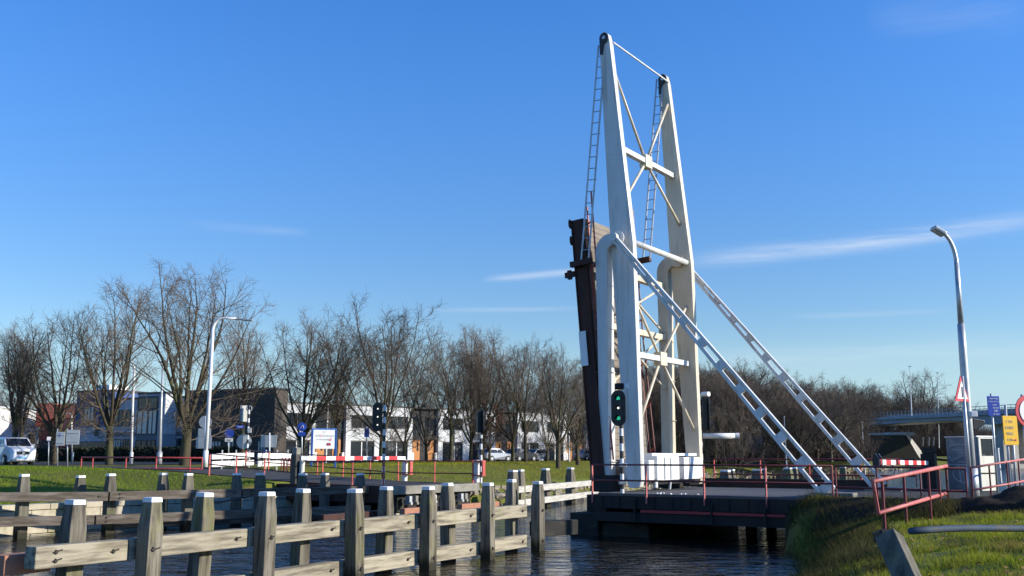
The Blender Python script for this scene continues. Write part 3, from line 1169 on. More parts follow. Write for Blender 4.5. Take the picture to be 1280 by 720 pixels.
for v in (.2, 2.4, 4.6):
    MB().b2((-.1, v - .15, .5), (6.8, v + .15, .995)).build('girder', 'dark_steel', dk)
lit = MB()
for i in range(8):
    lit.box((rng.uniform(1.5, 3.2), rng.uniform(-1.6, -1.0), DECK + .015), (.07, .05, .03), rz=rng.uniform(0, 3))
tag(lit.build('scattered_litter', 'white', None), 'pale crumbs of litter lying on the bridge deck edge behind the red railing', 'litter')
bpy.data.objects['scattered_litter'].location = A0
bpy.data.objects['scattered_litter'].rotation_euler = (0, 0, RZ)

pr = thing('bridge_pier', 'dark concrete pier in the water under the white columns', 'pier', B(-1.2, 2.4, 0), RZ)
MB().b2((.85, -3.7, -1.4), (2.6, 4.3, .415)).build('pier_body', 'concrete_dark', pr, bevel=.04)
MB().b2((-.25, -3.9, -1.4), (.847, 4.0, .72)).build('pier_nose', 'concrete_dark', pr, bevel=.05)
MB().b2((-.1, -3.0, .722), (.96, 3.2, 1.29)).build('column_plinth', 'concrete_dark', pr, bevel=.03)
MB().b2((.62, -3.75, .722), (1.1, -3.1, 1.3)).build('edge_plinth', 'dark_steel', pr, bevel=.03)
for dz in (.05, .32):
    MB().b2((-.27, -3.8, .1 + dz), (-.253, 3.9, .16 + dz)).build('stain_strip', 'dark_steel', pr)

for (u, v) in ((3.0, 5.6), (4.4, 5.8), (3.6, 2.0)):
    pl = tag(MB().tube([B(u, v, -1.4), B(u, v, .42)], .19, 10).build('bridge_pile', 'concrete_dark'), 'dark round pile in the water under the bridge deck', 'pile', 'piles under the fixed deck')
ab = MB()
ab.b2((6.35, -2.6, -1.4), (7.3, 7.6, .92))
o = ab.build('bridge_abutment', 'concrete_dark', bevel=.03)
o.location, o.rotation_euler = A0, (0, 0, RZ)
tag(o, 'dark concrete abutment at the right bank under the end of the bridge deck', 'abutment')


# --- railings


def railing(name, label, pts, heights, posts, m, r=.03, group=None, mpost=None, drop=.0, cat='railing'):
    """pts: world polyline at foot level; heights: rail heights; posts: number per segment"""
    root = thing(name, label, cat, pts[0], 0, group)
    up = Vector((0, 0, 1))
    for h in heights:
        MB().tube([p + up * h for p in pts], r, 8).build('rail', m, root, world=True, smooth=True)
    for (a, b_), n in zip(zip(pts, pts[1:]), posts):
        for i in range(n):
            p = a.lerp(b_, i / max(1, n))
            MB().bar(p - up * drop, p + up * (max(heights) + .01), .07, .035, up=(UX, UY, 0)).build('post', mpost or m, root, world=True)
    p = pts[-1]
    MB().bar(p - up * drop, p + up * (max(heights) + .01), .07, .035, up=(UX, UY, 0)).build('post', mpost or m, root, world=True)
    return root


RH = 2.32 - DECK
railing('bridge_railing', 'long dark red railing along the near edge of the fixed bridge deck',
        [B(-.25, -2.03, DECK), B(7.6, -2.03, DECK)], (RH, .42), (4,), 'red_dark', .028, mpost='salmon', drop=.3)
railing('bridge_railing', 'dark red railing along the far edge of the bridge deck, behind the counterweight blocks',
        [B(.4, 6.62, DECK + .1), B(8.0, 6.62, DECK + .1)], (.98, .4), (4,), 'red_dark', .03, mpost='red')
railing('road_railing', 'dark railing along the near road edge passing in front of the right street lamp',
        [B(7.7, -2.03, DECK), B(11.2, -2.35, DECK - .05)], (RH, .33), (3,), 'red_dark', .03)
railing('road_railing', 'sunlit bend of red railing beside the yellow sign at the right edge',
        [B(11.35, -2.4, DECK - .1), P(1258, 577.5, 27.3) - Vector((0, 0, 1)), P(1300, 571, 29) - Vector((0, 0, 1))], (1.0, .42), (2, 3), 'salmon', .03, mpost='red_dark')
o = thing('bank_railing', 'faded red railing climbing the right grass bank, its open end towards the water', 'railing', P(1103, 667, 22.0))
a, b_ = P(1091, 602, 21.4), P(1183, 582.5, 27.2)
c, d = P(1098, 641.5, 21.6), P(1183, 616.5, 27.2)
for p, q in ((a, b_), (c, d)):
    MB().tube([p, q], .048, 10).build('rail', 'salmon', o, world=True, smooth=True)
MB().bar(a, c, .07, .035).build('end_bar', 'salmon', o, world=True)
for i, f in enumerate((.10, .36, .70, .86, .99)):
    tp = a.lerp(b_, f)
    g = gz(tp.x, tp.y) - .1
    MB().bar((tp.x, tp.y, g), tp, .085, .05, up=(UX, UY, 0)).build('post', 'red_dark', o, world=True)
# ------------------------------------------------------------------ timber guide fences in the canal


def add_post(name, label, x, y, ztop, rz, w=.31, mats=('post', 'cap'), group=None, taper=.42, zb=-1.0):
    root = thing(name, label, 'post', (x, y, 0), rz, group)
    h = w / 2
    c = h * rng.uniform(.74, .80)
    zc, zt = ztop - taper - rng.uniform(0, .1), ztop - .085
    jit = lambda: rng.uniform(-.008, .008)
    rings = [(zb, h), (0, h), (zc, h), (zt, c)]
    vs, fs = [], []
    for z, q in rings:
        vs += [(-q + jit(), -q + jit(), z), (q + jit(), -q + jit(), z), (q + jit(), q + jit(), z), (-q + jit(), q + jit(), z)]
    for i in range(3):
        for k in range(4):
            a, b = i * 4 + k, i * 4 + (k + 1) % 4
            fs.append((a, b, b + 4, a + 4))
    fs += [(3, 2, 1, 0), (12, 13, 14, 15)]
    MB().add(vs, fs).build('timber_shaft', mats[0], root, bevel=.014)
    if ztop < 1.96 and w < .31:
        for zz in (1.1, .27):
            b = MB().box((rng.uniform(-.05, .05), -h - .01, zz), (.06, .03, .06), mtx=Matrix.Rotation(.5, 3, 'Y'))
            b.box((.02, -h - .003, zz), (.16, .012, .022), mtx=Matrix.Rotation(-.25, 3, 'Y'))
            b.build('bolt', 'bolt', root)
    q = c + .006
    q2 = c - .002
    z1, z2 = zt + .002, ztop
    vs = [(-q, -q, z1), (q, -q, z1), (q, q, z1), (-q, q, z1), (-q2, -q2, z2), (q2, -q2, z2), (q2, q2, z2), (-q2, q2, z2)]
    MB().add(vs, [(3, 2, 1, 0), (4, 5, 6, 7), (0, 1, 5, 4), (1, 2, 6, 5), (2, 3, 7, 6), (3, 0, 4, 7)]).build('painted_top', mats[1], root, bevel=.012)
    root.rotation_euler = (rng.uniform(-.022, .022), rng.uniform(-.022, .022), rz + rng.uniform(-.07, .07))
    return root


def add_beam(name, label, p, q, w, h, m, group=None, bolts=True, z=None):
    """horizontal beam, its own x axis along the grain"""
    p, q = Vector(p), Vector(q)
    d = q - p
    L = d.length
    rz = math.atan2(d.y, d.x)
    root = thing(name, label, 'beam', p, rz, group)
    root.rotation_euler = (0, -math.asin(d.z / L), rz)
    MB().b2((0, -w / 2, -h / 2), (L, w / 2, h / 2)).build('timber', m, root, bevel=.016)
    if bolts:
        for fx in (.34, L - .30):
            for zz in ((-.06, .07) if fx < .5 else (0,)):
                b = MB().box((fx, -w / 2 - .012, zz), (.05, .03, .05), mtx=Matrix.Rotation(.6, 3, 'Y'))
                b.box((fx + .03, -w / 2 - .004, zz + .008), (.17, .012, .022), mtx=Matrix.Rotation(-.2, 3, 'Y'))
                b.build('bolt', 'bolt', root)
    return root


# near fence: front and back posts either side of double beams
RD = Vector((.494, .87, 0)).normalized()
RN = Vector((RD.y, -RD.x, 0))
F0 = Vector((X(192, 16.9), 16.9, 0))
SP = 2.71
rzN = math.atan2(RD.y, RD.x)
for i in range(6):
    p = F0 + RD * SP * i
    where = ['nearest to us', 'second from the near end', 'third from the near end', 'fourth from the near end', 'fifth from the near end',
             'the farthest, close by the bridge pier'][i]
    add_post('guide_post', f'white-topped front post of the near timber fence, {where}', p.x, p.y, 1.915 + rng.uniform(-.02, .02), rzN, rng.uniform(.285, .305), group='posts of the near timber fence')
    q = p - RN * .64 - RD * (1.0 if i < 3 else (.86 if i < 5 else .35))
    where = ['the greenest, leftmost', 'second from the left', 'third from the left', 'fourth from the left', 'fifth from the left', 'the farthest, beside the last front post'][i]
    add_post('guide_post', f'white-topped back post of the near timber fence, {where}', q.x, q.y, 1.93 + rng.uniform(-.025, .025), rzN, rng.uniform(.27, .30), group='posts of the near timber fence')
for lvl, (zc, hh, nm) in enumerate(((1.10, .33, 'upper'), (.27, .33, 'lower'))):
    for i in range(-1, 5):
        a = F0 - RN * .32 + RD * (SP * i + (-.22 if i >= 0 else .3))
        b = F0 - RN * .32 + RD * (SP * (i + 1) - .235)
        if i == -1:
            a = F0 - RN * .32 + RD * (-1.92)
        if lvl == 1 and i == -1:
            continue
        where = 'its sawn near end free' if i == -1 else f'{ORD[i]} bay from the near end'
        add_beam('guide_beam', f'{nm} pale beam of the near timber fence, {where}', a + Vector((0, 0, zc + rng.uniform(-.01, .01))), b + Vector((0, 0, zc + rng.uniform(-.01, .01))),
                 .26, hh, 'beam', 'beams of the near timber fence')
# red sawn end and stub seen behind the first beam
e = F0 - RN * .80 + RD * (-2.1)
add_beam('timber_stub', 'short dark timber with a reddish cut end behind the first near beam', e + Vector((0, 0, .98)), e + RD * .8 + Vector((0, 0, .98)), .3, .3, 'brick_red', bolts=False)
# walkway planks between the rows further on
for i, (a_, b_) in enumerate(((SP * 2.0, SP * 2.9), (SP * 3.1, SP * 3.9), (SP * 4.05, SP * 4.8))):
    a = F0 - RN * .95 + RD * a_
    b = F0 - RN * .95 + RD * b_
    add_beam('back_beam', f'thin dark red beam behind the near timber fence, {ORD[i]} from the near end', a + Vector((0, 0, 1.25)), b + Vector((0, 0, 1.25)), .16, .2, 'leaf_steel' if i == 0 else 'brick_red',
             'thin beams behind the near fence', bolts=False)
a = F0 - RN * .3 + RD * (SP * 5 + .35)
add_beam('timber_stub', 'low dark beam joining the last near post to the bridge pier', a + Vector((0, 0, .55)), a + RD * 1.5 + RN * .5 + Vector((0, 0, .55)), .4, .42, 'concrete_dark', bolts=False)

# far fence in front of the quay wall
farA = [(33, 33.0, 592.6), (141, 35.0, 592.0), (237, 37.0, 591.6), (327, 38.9, 591.4), (450, 41.2, 591.6)]
farB = [(100, 35.0, 594.5), (203, 37.2, 591.2), (296, 39.0, 591.6), (378, 40.6, 591.8), (406, 42.0, 591.5)]
fa = [Vector((X(px, D), D, 0)) for px, D, _ in farA]
rzF = math.atan2((fa[-1] - fa[0]).y, (fa[-1] - fa[0]).x)
FD = (fa[-1] - fa[0]).normalized()
FNn = Vector((FD.y, -FD.x, 0))
for row, rowname in ((farA, 'front'), (farB, 'back')):
    for i, (px, D, py) in enumerate(row):
        zt = EYE + (P(px, py, D).z - EYE)
        add_post('guide_post', f'{rowname} post of the far timber fence before the grass bank, {ORD[i]} from the left', X(px, D), D + (.0 if rowname == 'front' else .25), zt, rzF + .12, .32,
                 ('old_post', 'cap'), 'posts of the far timber fence')
for lvl, (zc, nm) in enumerate(((1.26, 'upper'), (.50, 'lower'))):
    cuts = [-3.2, 2.6, 7.4, 12.9] if lvl == 0 else [-3.2, 2.2, 8.2, 13.0]
    for i, (s0, s1) in enumerate(zip(cuts, cuts[1:])):
        a = fa[0] + FD * s0 + FNn * .32
        b = fa[0] + FD * (s1 - .05) + FNn * .32
        add_beam('guide_beam', f'{nm} dark beam of the far timber fence, {ORD[i]} from the left', a + Vector((0, 0, zc + (.1 if i == 0 else 0))), b + Vector((0, 0, zc)), .24, .3, 'old_beam',
                 'beams of the far timber fence')
a = fa[0] + FD * 3 - FNn * .6
add_beam('guide_beam', 'back beam of the far timber fence, half hidden low over the water', a + Vector((0, 0, .25)), a + FD * 8.5 + Vector((0, 0, .25)), .24, .28, 'old_beam', 'beams of the far timber fence', bolts=False)
# diagonal brace of the far fence
a, b = fa[2] + FD * .6 - FNn * .5 + Vector((0, 0, .75)), fa[3] - FNn * .5 + Vector((0, 0, 1.1))
add_beam('guide_beam', 'thin slanting brace between the dark posts of the far timber fence', a, b, .07, .07, 'old_beam', bolts=False)

# fence beyond the raised leaf
bey = [(640, 47.0, 587.6), (651, 48.3, 587.0), (682, 53.0, 585.6), (712.5, 57.0, 584.6), (743, 61.0, 583.6)]
bp_ = []
for i, (px, D, py) in enumerate(bey):
    bp_.append(Vector((X(px, D), D, 0)))
    add_post('guide_post', f'white-topped post standing beyond the raised leaf before the lawn, {ORD[i]} from the left', X(px, D), D, P(px, py, D).z, .9, .42 if i != 1 else .34, ('post', 'cap'), 'posts beyond the leaf', taper=.5)
for nm, zc in (('upper', 1.05), ('lower', .42)):
    a, b = bp_[0] + Vector((-.1, -.33, zc)), bp_[4] + Vector((.1, -.33, zc))
    add_beam('guide_beam', f'{nm} sunlit white beam beyond the near fence, left of the bridge pier', a, b, .2, .3, 'pale_timber', 'beams beyond the leaf', bolts=False)
# fence beyond the fixed span
for i, (px, D, py) in enumerate(((906, 49, 587.5), (914, 51.5, 586.6), (946, 53.5, 586.5), (954, 56, 585.6), (984, 58, 584.6), (992, 60, 584), (1021, 61, 584), (1052, 60, 583))):
    add_post('guide_post', f'dark pale-topped post seen under the railing beyond the deck, {ORD[i]} from the left', X(px, D), D, P(px, py, D).z, 1.05, .52 if i % 2 == 0 else .38, ('old_post', 'cap'), 'posts beyond the fixed span', taper=.4)
a, b = P(890, 611, 50), P(1000, 606, 60)
add_beam('guide_beam', 'sunlit low beam between the dark posts beyond the fixed span', a, b, .2, .3, 'pale_timber', bolts=False)

# ------------------------------------------------------------------ left abutment platform
lp_ = thing('left_abutment', 'concrete-edged end of the left road over the water, facing the open gap', 'abutment', B(-10.5, 0, 0), RZ)
MB().b2((-6.5, -.05, 1.02), (-.3, 5.85, DECK - .002)).build('road_slab', 'asphalt', lp_)
MB().b2((-.296, -.02, 1.06), (.0, 5.85, DECK)).build('concrete_edge', 'concrete', lp_, bevel=.02)
MB().b2((-6.5, -.4, .75), (-.3, -.053, DECK + .02)).build('side_girder', 'leaf_steel', lp_)
MB().b2((-.9, .2, .35), (-.32, 5.6, 1.015)).build('bearing_beam', 'concrete_dark', lp_)
MB().b2((-1.6, -.1, -1.2), (-.35, 5.7, .30)).build('pier_wall', 'quay', lp_)
for i, v in enumerate((.9, 1.3, 2.1, 2.5, 3.6, 4.4, 4.7)):
    b = MB().box((.02, v, .86), (.22, .16, .26)).tube([(-.2, v, .7), (.18, v, .7)], .07, 8)
    b.build('locking_gear', ('galv', 'concrete', 'galv', 'white', 'concrete', 'galv', 'concrete')[i], lp_)
for i, u in enumerate((-13.2, -15.4)):
    MB().b2((u + 10.5 - .2, -.2, -1.2), (u + 10.5 + .2, 5.6, .74)).build('trestle', 'concrete_dark', lp_)

zl = lambda u: 1.4 + .6 * float(sm(np.array([(-u - 12) / 18]))[0])
railing('bridge_railing', 'red posted dark railing along the near edge of the left road end',
        [B(-10.9, -.2, DECK), B(-16, -.2, DECK), B(-21.5, -.2, zl(-21.5))], (.98, .5), (3, 3), 'red_dark', .026, mpost='red', drop=.15)
railing('bridge_railing', 'red posted railing along the far edge of the left road end, before the lawn',
        [B(-10.8, 5.75, DECK), B(-15.2, 5.75, DECK), B(-26, 5.9, zl(-26))], (.98, .42), (2, 6), 'red_dark', .026, mpost='red')
# low red railing on the left grass bank
a, b = P(102, 587.5, 53), P(253, 586, 49)
o = thing('bank_railing', 'long low bright red two-rail railing on the left grass bank', 'railing', (a.x, a.y, gz(a.x, a.y)))
for y0, y1 in ((571.5, 572.5), (586, 586)):
    MB().tube([P(102, y0, 53), P(253, y1, 49)], .04, 8).build('rail', 'red', o, world=True, smooth=True)
for f in (0, .095, .37, .62, .90, 1):
    px, D = 102 + 151 * f, 53 - 4 * f
    tp = P(px, 571.5 + f, D)
    MB().tube([(tp.x, tp.y, gz(tp.x, tp.y) - .1 if 0 < f < 1 else P(px, 586, D).z), tp], .036, 8).build('post', 'red', o, world=True)

# ------------------------------------------------------------------ barriers


def boom(root, p, q, n, r0, r1, first_red=True, tip=True):
    p, q = Vector(p), Vector(q)
    for i in range(n):
        f0, f1 = i / n, (i + 1) / n
        k = r0 + (r1 - r0) * f0
        MB().bar(p.lerp(q, f0), p.lerp(q, f1), k, k * 1.1).build('boom_band', 'boom_red' if i % 2 else 'white', root, world=True, bevel=.01)


o = thing('barrier', 'closed red and white barrier boom across the left road end, on a black post', 'barrier', B(-15.8, -.3, 1.4), RZ)
MB().b2((-.16, -.16, .0), (.16, .16, 1.25)).build('drive_post', 'black_paint', o, bevel=.03)
MB().b2((-.13, -.13, 1.253), (.16, .14, 1.56)).build('drive_head', 'concrete', o, bevel=.03)
MB().tube([(.27, .1, .1), (.30, .1, 1.0)], .11, 10).build('support_tube', 'cream_panel', o)
boom(o, B(-15.7, .15, 2.50), B(-15.5, 6.55, 2.50), 11, .17, .15)
MB().b2((.05, .1, 1.02), (.22, .5, 1.2)).build('boom_clamp', 'galv', o)
for (px_u, v, lab) in ((-15.3, 6.35, 'white post with a red fork catching the tip of the left barrier'), (-10.75, 5.95, 'white post with a red bracket at the far corner of the left road end')):
    s = thing('barrier_rest', lab, 'post', B(px_u, v, 1.42), RZ)
    MB().b2((-.1, -.1, 0), (.1, .1, 1.0)).build('shaft', 'white', s, bevel=.01)
    b = MB()
    b.b2((-.2, -.14, .92), (.42, .14, .985)).b2((.36, -.1, .35), (.42, .1, .92)).b2((-.2, -.14, .30), (.42, .14, .345))
    b.build('fork', 'red', s)
s = thing('barrier', 'red and white boom across the right bridge end, a red lamp box at its tip', 'barrier', B(8.5, 6.4, 1.4), RZ)
MB().b2((-.23, -.23, 0), (.23, .23, 1.28)).build('drive_post', 'dark_steel', s, bevel=.03)
MB().b2((-.19, -.19, 1.283), (.19, .19, 1.5)).build('drive_head', 'concrete_dark', s, bevel=.03)
for k in (-.15, .05, .2):
    MB().tube([(k, -.1, 1.55), (k + .04, -.12, 1.85)], .025, 6).build('fin', 'concrete', s)
boom(s, B(8.5, 6.0, 2.36), B(8.5, -.35, 2.42), 11, .13, .14)
MB().box((0, -6.9, 1.02), (.17, .32, .17)).build('tip_lamp', 'boom_red', s, bevel=.02)
for v in (-6.72, -7.08):
    b = MB()
    b.b2((-.09, v - .04, .86), (.09, v + .04, 1.16))
    b.prism([(-.07, v - .04, 1.16), (.07, v - .04, 1.16), (.0, v - .04, 1.28)], (0, .08, 0))
    b.build('tip_bracket', 'black', s)


# ------------------------------------------------------------------ signals


def striped_pole(root, base, ztop, r, bands, start=0, zbase=None):
    z0 = zbase if zbase is not None else base.z
    for i in range(bands):
        za, zb_ = z0 + (ztop - z0) * i / bands, z0 + (ztop - z0) * (i + 1) / bands
        MB().tube([(base.x, base.y, za), (base.x, base.y, zb_)], r, 10).build('pole_band', 'black_paint' if (i + start) % 2 else 'white', root, world=True)


def signal(label, px, D, py_c, py_h, face, py_base, lamps='green', pole_dx=5, py_ptop=None, w=.5, deep=.26, bands=13, lampf=None):
    c = P(px, py_c, D)
    hgt = py_h / 1267 * D * 1.01
    pb = P(px + pole_dx, py_base, D)
    s = thing('traffic_signal', label, 'traffic light', (pb.x, pb.y, pb.z))
    zt = P(px + pole_dx, py_ptop if py_ptop else py_c - py_h / 2 + 4, D).z
    striped_pole(s, Vector((pb.x, pb.y + .12, pb.z)), zt, .065, bands)
    # rounded backboard
    n = 10
    ang = math.atan2(face[1], face[0]) + math.pi / 2
    xd, nd = Vector((math.cos(ang), math.sin(ang), 0)), Vector((face[0], face[1], 0)).normalized()
    poly = []
    for k in range(n + 1):
        t = math.pi * k / n
        poly.append(c + xd * (w / 2 * math.cos(t)) + Vector((0, 0, hgt / 2 - w / 2 + w / 2 * math.sin(t))))
    for k in range(n + 1):
        t = math.pi + math.pi * k / n
        poly.append(c + xd * (w / 2 * math.cos(t)) + Vector((0, 0, -hgt / 2 + w / 2 + w / 2 * math.sin(t))))
    MB().prism(poly, -nd * .05).build('backboard', 'black', s, world=True, bevel=.008)
    body = MB()
    mm = Matrix((xd, nd, Vector((0, 0, 1)))).transposed()
    body.box(c - nd * .16, (w * .56, .2, hgt * .82), mtx=mm)
    body.build('housing', 'black', s, world=True, bevel=.02)
    for k, dz in enumerate((.27, 0, -.27)):
        q = c + Vector((0, 0, dz * hgt * 1.02))
        vis = MB()
        rr = w * .20
        arc = [q + xd * (rr * math.cos(t)) + Vector((0, 0, rr * math.sin(t))) for t in np.linspace(-.35, math.pi + .35, 10)]
        vs = [p for p in arc] + [p + nd * .16 for p in arc]
        vis.add(vs, [(i, i + 1, i + 11, i + 10) for i in range(9)])
        vis.build('visor', 'black', s, world=True)
        lm = lamps[k]
        if lm:
            cr = w * (.115 if lm == 'green_lamp' else .07)
            disc = [q + nd * .012 + xd * (cr * math.cos(t)) + Vector((0, 0, cr * math.sin(t))) for t in np.linspace(0, 2 * math.pi, 14, endpoint=False)]
            if lm == 'green_lamp':
                disc = [q + nd * .012 + xd * x + Vector((0, 0, z)) for x, z in ((-cr, -cr), (cr, -cr), (cr * .9, cr * .3), (cr * .2, cr * 1.1), (-cr * .6, cr * .5))]
            MB().prism(disc, nd * .01).build('lens', lm, s, world=True)
    return s


s = signal('black oval signal glowing green on a striped pole before the left white column', 773, 33.3, 510, 45, (-.36, -.93), 621,
           ('green_lamp', 'white_lamp', 'green_lamp'), 5.5, 498)
b = P(774, 483, 33.3)
MB().box(b, (.28, .3, .2)).build('camera_box', 'dark_steel', s, world=True, bevel=.02)
MB().box(b + Vector((.22, -.05, .0)), (.16, .2, .18)).build('camera_lens', 'white', s, world=True, bevel=.03)
for py in (581.5, 603):
    MB().box(P(778.5, py, 33.2), (.26, .2, .14)).build('pole_clamp', 'galv', s, world=True, bevel=.02)
signal('black oval signal with three white lamps on a striped pole at the left road end', 472, 41.3, 521, 36, (.28, -.96), 606,
       ('white_lamp', 'white_lamp', 'white_lamp'), 6.5, 506, w=.42)
signal('black signal seen almost edge-on at the far corner of the left road end', 603, 46.3, 527, 33, (.97, .25), 604, (None, None, None), -2, 513, w=.7)
s = signal('black edge-on signal right of the far arm, its striped pole carrying a white tube', 885.5, 40.6, 518, 47, (.975, .06), 606, (None, None, None), -7, 492, w=.55, bands=15)
a = P(879, 545, 40.5)
MB().tube([a, a + Vector((1.28, -.1, 0))], .11, 14).build('side_tube', 'white', s, world=True, smooth=True)
MB().tube([a + Vector((1.28, -.1, 0)), a + Vector((1.42, -.11, 0))], .12, 14).build('tube_cap', 'white', s, world=True)
MB().tube([P(878, 493, 40.7), P(886, 492.5, 40.4)], .1, 10).build('top_lamp', 'white', s, world=True)
# ------------------------------------------------------------------ street lamps


def lamp(label, px, D, py_base, pts_px, r0, r1, head=None, m='galv', group=None, hd=(.5, .22, .1)):
    base = P(px, py_base, D)
    g = gz(base.x, base.y)
    base.z = g
    s = thing('street_lamp', label, 'street lamp', base, 0, group)
    pts = [base] + [P(x, y, D) for x, y in pts_px]
    k = len(pts)
    rad = [r0 + (r1 - r0) * i / (k - 1) for i in range(k)]
    MB().tube(pts, rad, 12).build('pole', m, s, world=True, smooth=True)
    MB().tube([base, base + Vector((0, 0, .9))], r0 * 1.35, 12).build('pole_base', m, s, world=True, smooth=True)
    if head:
        a, b = P(*head[0], D), P(*head[1], D)
        h = MB().bar(a, b, hd[1], hd[2])
        h.build('lamp_head', 'galv', s, world=True, bevel=.03)
        lo = MB().bar(a.lerp(b, .35) - Vector((0, 0, hd[2] * .55)), a.lerp(b, .95) - Vector((0, 0, hd[2] * .55)), hd[1] * .8, .03)
        lo.build('lens', 'glass_blind', s, world=True)
    return s


def curve(p0, p1, p2, n=8):
    return [((1 - t) ** 2 * p0[0] + 2 * t * (1 - t) * p1[0] + t * t * p2[0], (1 - t) ** 2 * p0[1] + 2 * t * (1 - t) * p1[1] + t * t * p2[1]) for t in np.linspace(0, 1, n)]


lamp('tall white lamp post with its arm bent to the right, on the left grass bank', 256, 57, 590,
     [(262.5, 480), (266, 412)] + curve((266, 412), (268, 397.5), (282, 397.5)) + [(297, 398.5)], .11, .06, ((296, 398.6), (316, 400.5)), 'white', hd=(.7, .26, .09))
lamp('white lamp post with its arm bent left, before the blue grey office', 163.5, 80, 584,
     [(166, 500), (168, 462)] + curve((168, 462), (168, 452), (158, 450.5)) + [(146, 449.5)], .10, .06, ((147, 449.5), (136, 448.8)), 'white', hd=(.7, .3, .1))
lamp('thin grey lamp post between the two arched lamp posts on the left', 198.5, 76, 586, [(201, 520), (203.5, 455)], .15, .06, ((199, 453), (209, 451)), 'galv', hd=(.7, .3, .12))
lamp('small lamp on a thin pole behind the grey sign backs at far left', 90, 84, 582, [(89.5, 520)] + curve((89.5, 520), (89.5, 517), (84, 516.5)), .06, .04, ((84, 516.5), (78, 516.5)), 'galv', hd=(.5, .25, .08))
lamp('large grey lamp post at the right, its angled head high against the sky', 1216.4, 28, 618,
     [(1209.4, 520), (1203.6, 440), (1201.1, 405)], .125, .098, None, 'galv')
ls = [o for o in bpy.data.objects if o.get('label', '').startswith('large grey lamp post')][0]
D = 28
MB().tube([P(1201.1, 405, D), P(1195.8, 331, D)] + [P(x, y, D) for x, y in curve((1195.8, 331), (1193.5, 303), (1179, 291), 10)], [.078] + [.066] + list(np.linspace(.064, .05, 10)), 12).build('arm', 'galv', ls, world=True, smooth=True)
a, b = P(1180.5, 293.5, D), P(1165.5, 284.5, D)
MB().bar(a, b, .34, .13, up=(.3, 0, 1)).build('lamp_head', 'galv', ls, world=True, bevel=.04)
MB().bar(a.lerp(b, .2) - Vector((-.03, 0, .075)), a.lerp(b, .92) - Vector((-.03, 0, .075)), .26, .05, up=(.3, 0, 1)).build('lens', 'glass_blind', ls, world=True, bevel=.02)
# dark horn and bracket on that lamp post
hb = P(1214, 527, 27.95)
MB().prism([hb + Vector(q) for q in ((.05, 0, .10), (.40, .05, .05), (.42, .05, -.05), (.27, .05, -.17), (.12, 0, -.26), (.02, 0, -.2))], (0, .3, 0)).build('loudspeaker_horn', 'black', ls, world=True, bevel=.03)
MB().box(hb + Vector((.02, -.1, .2)), (.18, .18, .16)).build('bracket', 'white', ls, world=True, bevel=.02)
# poles on the viaduct and thin poles
for px, D, yb, yt, lab, r in ((1139.5, 252, 520, 458, 'tall lamp mast standing on the viaduct, left one', .16), (1174, 250, 560, 466, 'tall lamp mast standing behind the viaduct, right one', .14)):
    p, q = P(px, yb, D), P(px - 2.2, yt, D)
    s = thing('lamp_mast', lab, 'lamp post', p)
    MB().tube([p, q], [r, r * .5], 8).build('pole', 'galv', s, world=True)
    MB().box(q, (.7, .35, .2)).build('lamp_head', 'galv', s, world=True)
for px, D, yt, lab in ((980, 120, 520, 'thin pale lamp post before the dark wood, right of the small grey screen'), (1077, 150, 527, 'thin pale post before the dark viaduct slope'),
                       (568, 100, 507, 'thin white pole on the lawn before the white houses, left of the far signal'), (410.5, 90, 492, 'thin white pole rising behind the white board with blue frame'),
                       (711, 104, 520, 'thin pale pole before the last white house, left of the leaf')):
    q = P(px, yt, D)
    p = Vector((q.x + .02 * (px - 640) / 100, q.y, gz(q.x, q.y)))
    s = thing('thin_pole', lab, 'pole', p)
    MB().tube([p, q], [.085, .06], 8).build('shaft', 'white', s, world=True)
    MB().tube([q - Vector((0, 0, .15)), q], .1, 8).build('cap', 'galv', s, world=True)

# ------------------------------------------------------------------ signs


def frame_at(px, py, D, nrm):
    c = P(px, py, D)
    n = Vector((nrm[0], nrm[1], 0)).normalized()
    x = Vector((-n.y, n.x, 0))             # screen-right for a face looking at us
    return c, n, x


def pole_of(s, px0, py0, px1, py1, D, r, m='galv', ground=True, name='pole'):
    p, q = P(px0, py0, D), P(px1, py1, D)
    if ground:
        p.z = gz(p.x, p.y) - .05
    return MB().tube([p, q], r, 10).build(name, m, s, world=True, smooth=True)


def rect(s, name, m, c, n, x, w, h, t=.03, off=0.0):
    mm = Matrix((x, n, Vector((0, 0, 1)))).transposed()
    return MB().box(c + n * off, (w, t, h), mtx=mm).build(name, m, s, world=True, bevel=.004)


def disc(s, name, m, c, n, x, r, t=.03, off=0.0, k=28):
    poly = [c + n * off + x * (r * math.cos(a)) + Vector((0, 0, r * math.sin(a))) for a in np.linspace(0, 2 * math.pi, k, endpoint=False)]
    return MB().prism(poly, -n * t).build(name, m, s, world=True)


def letters(s, body, m, c, n, x, size, off=.03, dx=0, dz=0, name='lettering'):
    p = c + n * off + x * dx + Vector((0, 0, dz))
    inv = root_matrix(s).inverted()
    rot = Matrix((x, Vector((0, 0, 1)), n)).transposed().to_euler()
    return text(name, body, m, s, inv @ p, size, rot)


def mpp(D):
    return D / 1262


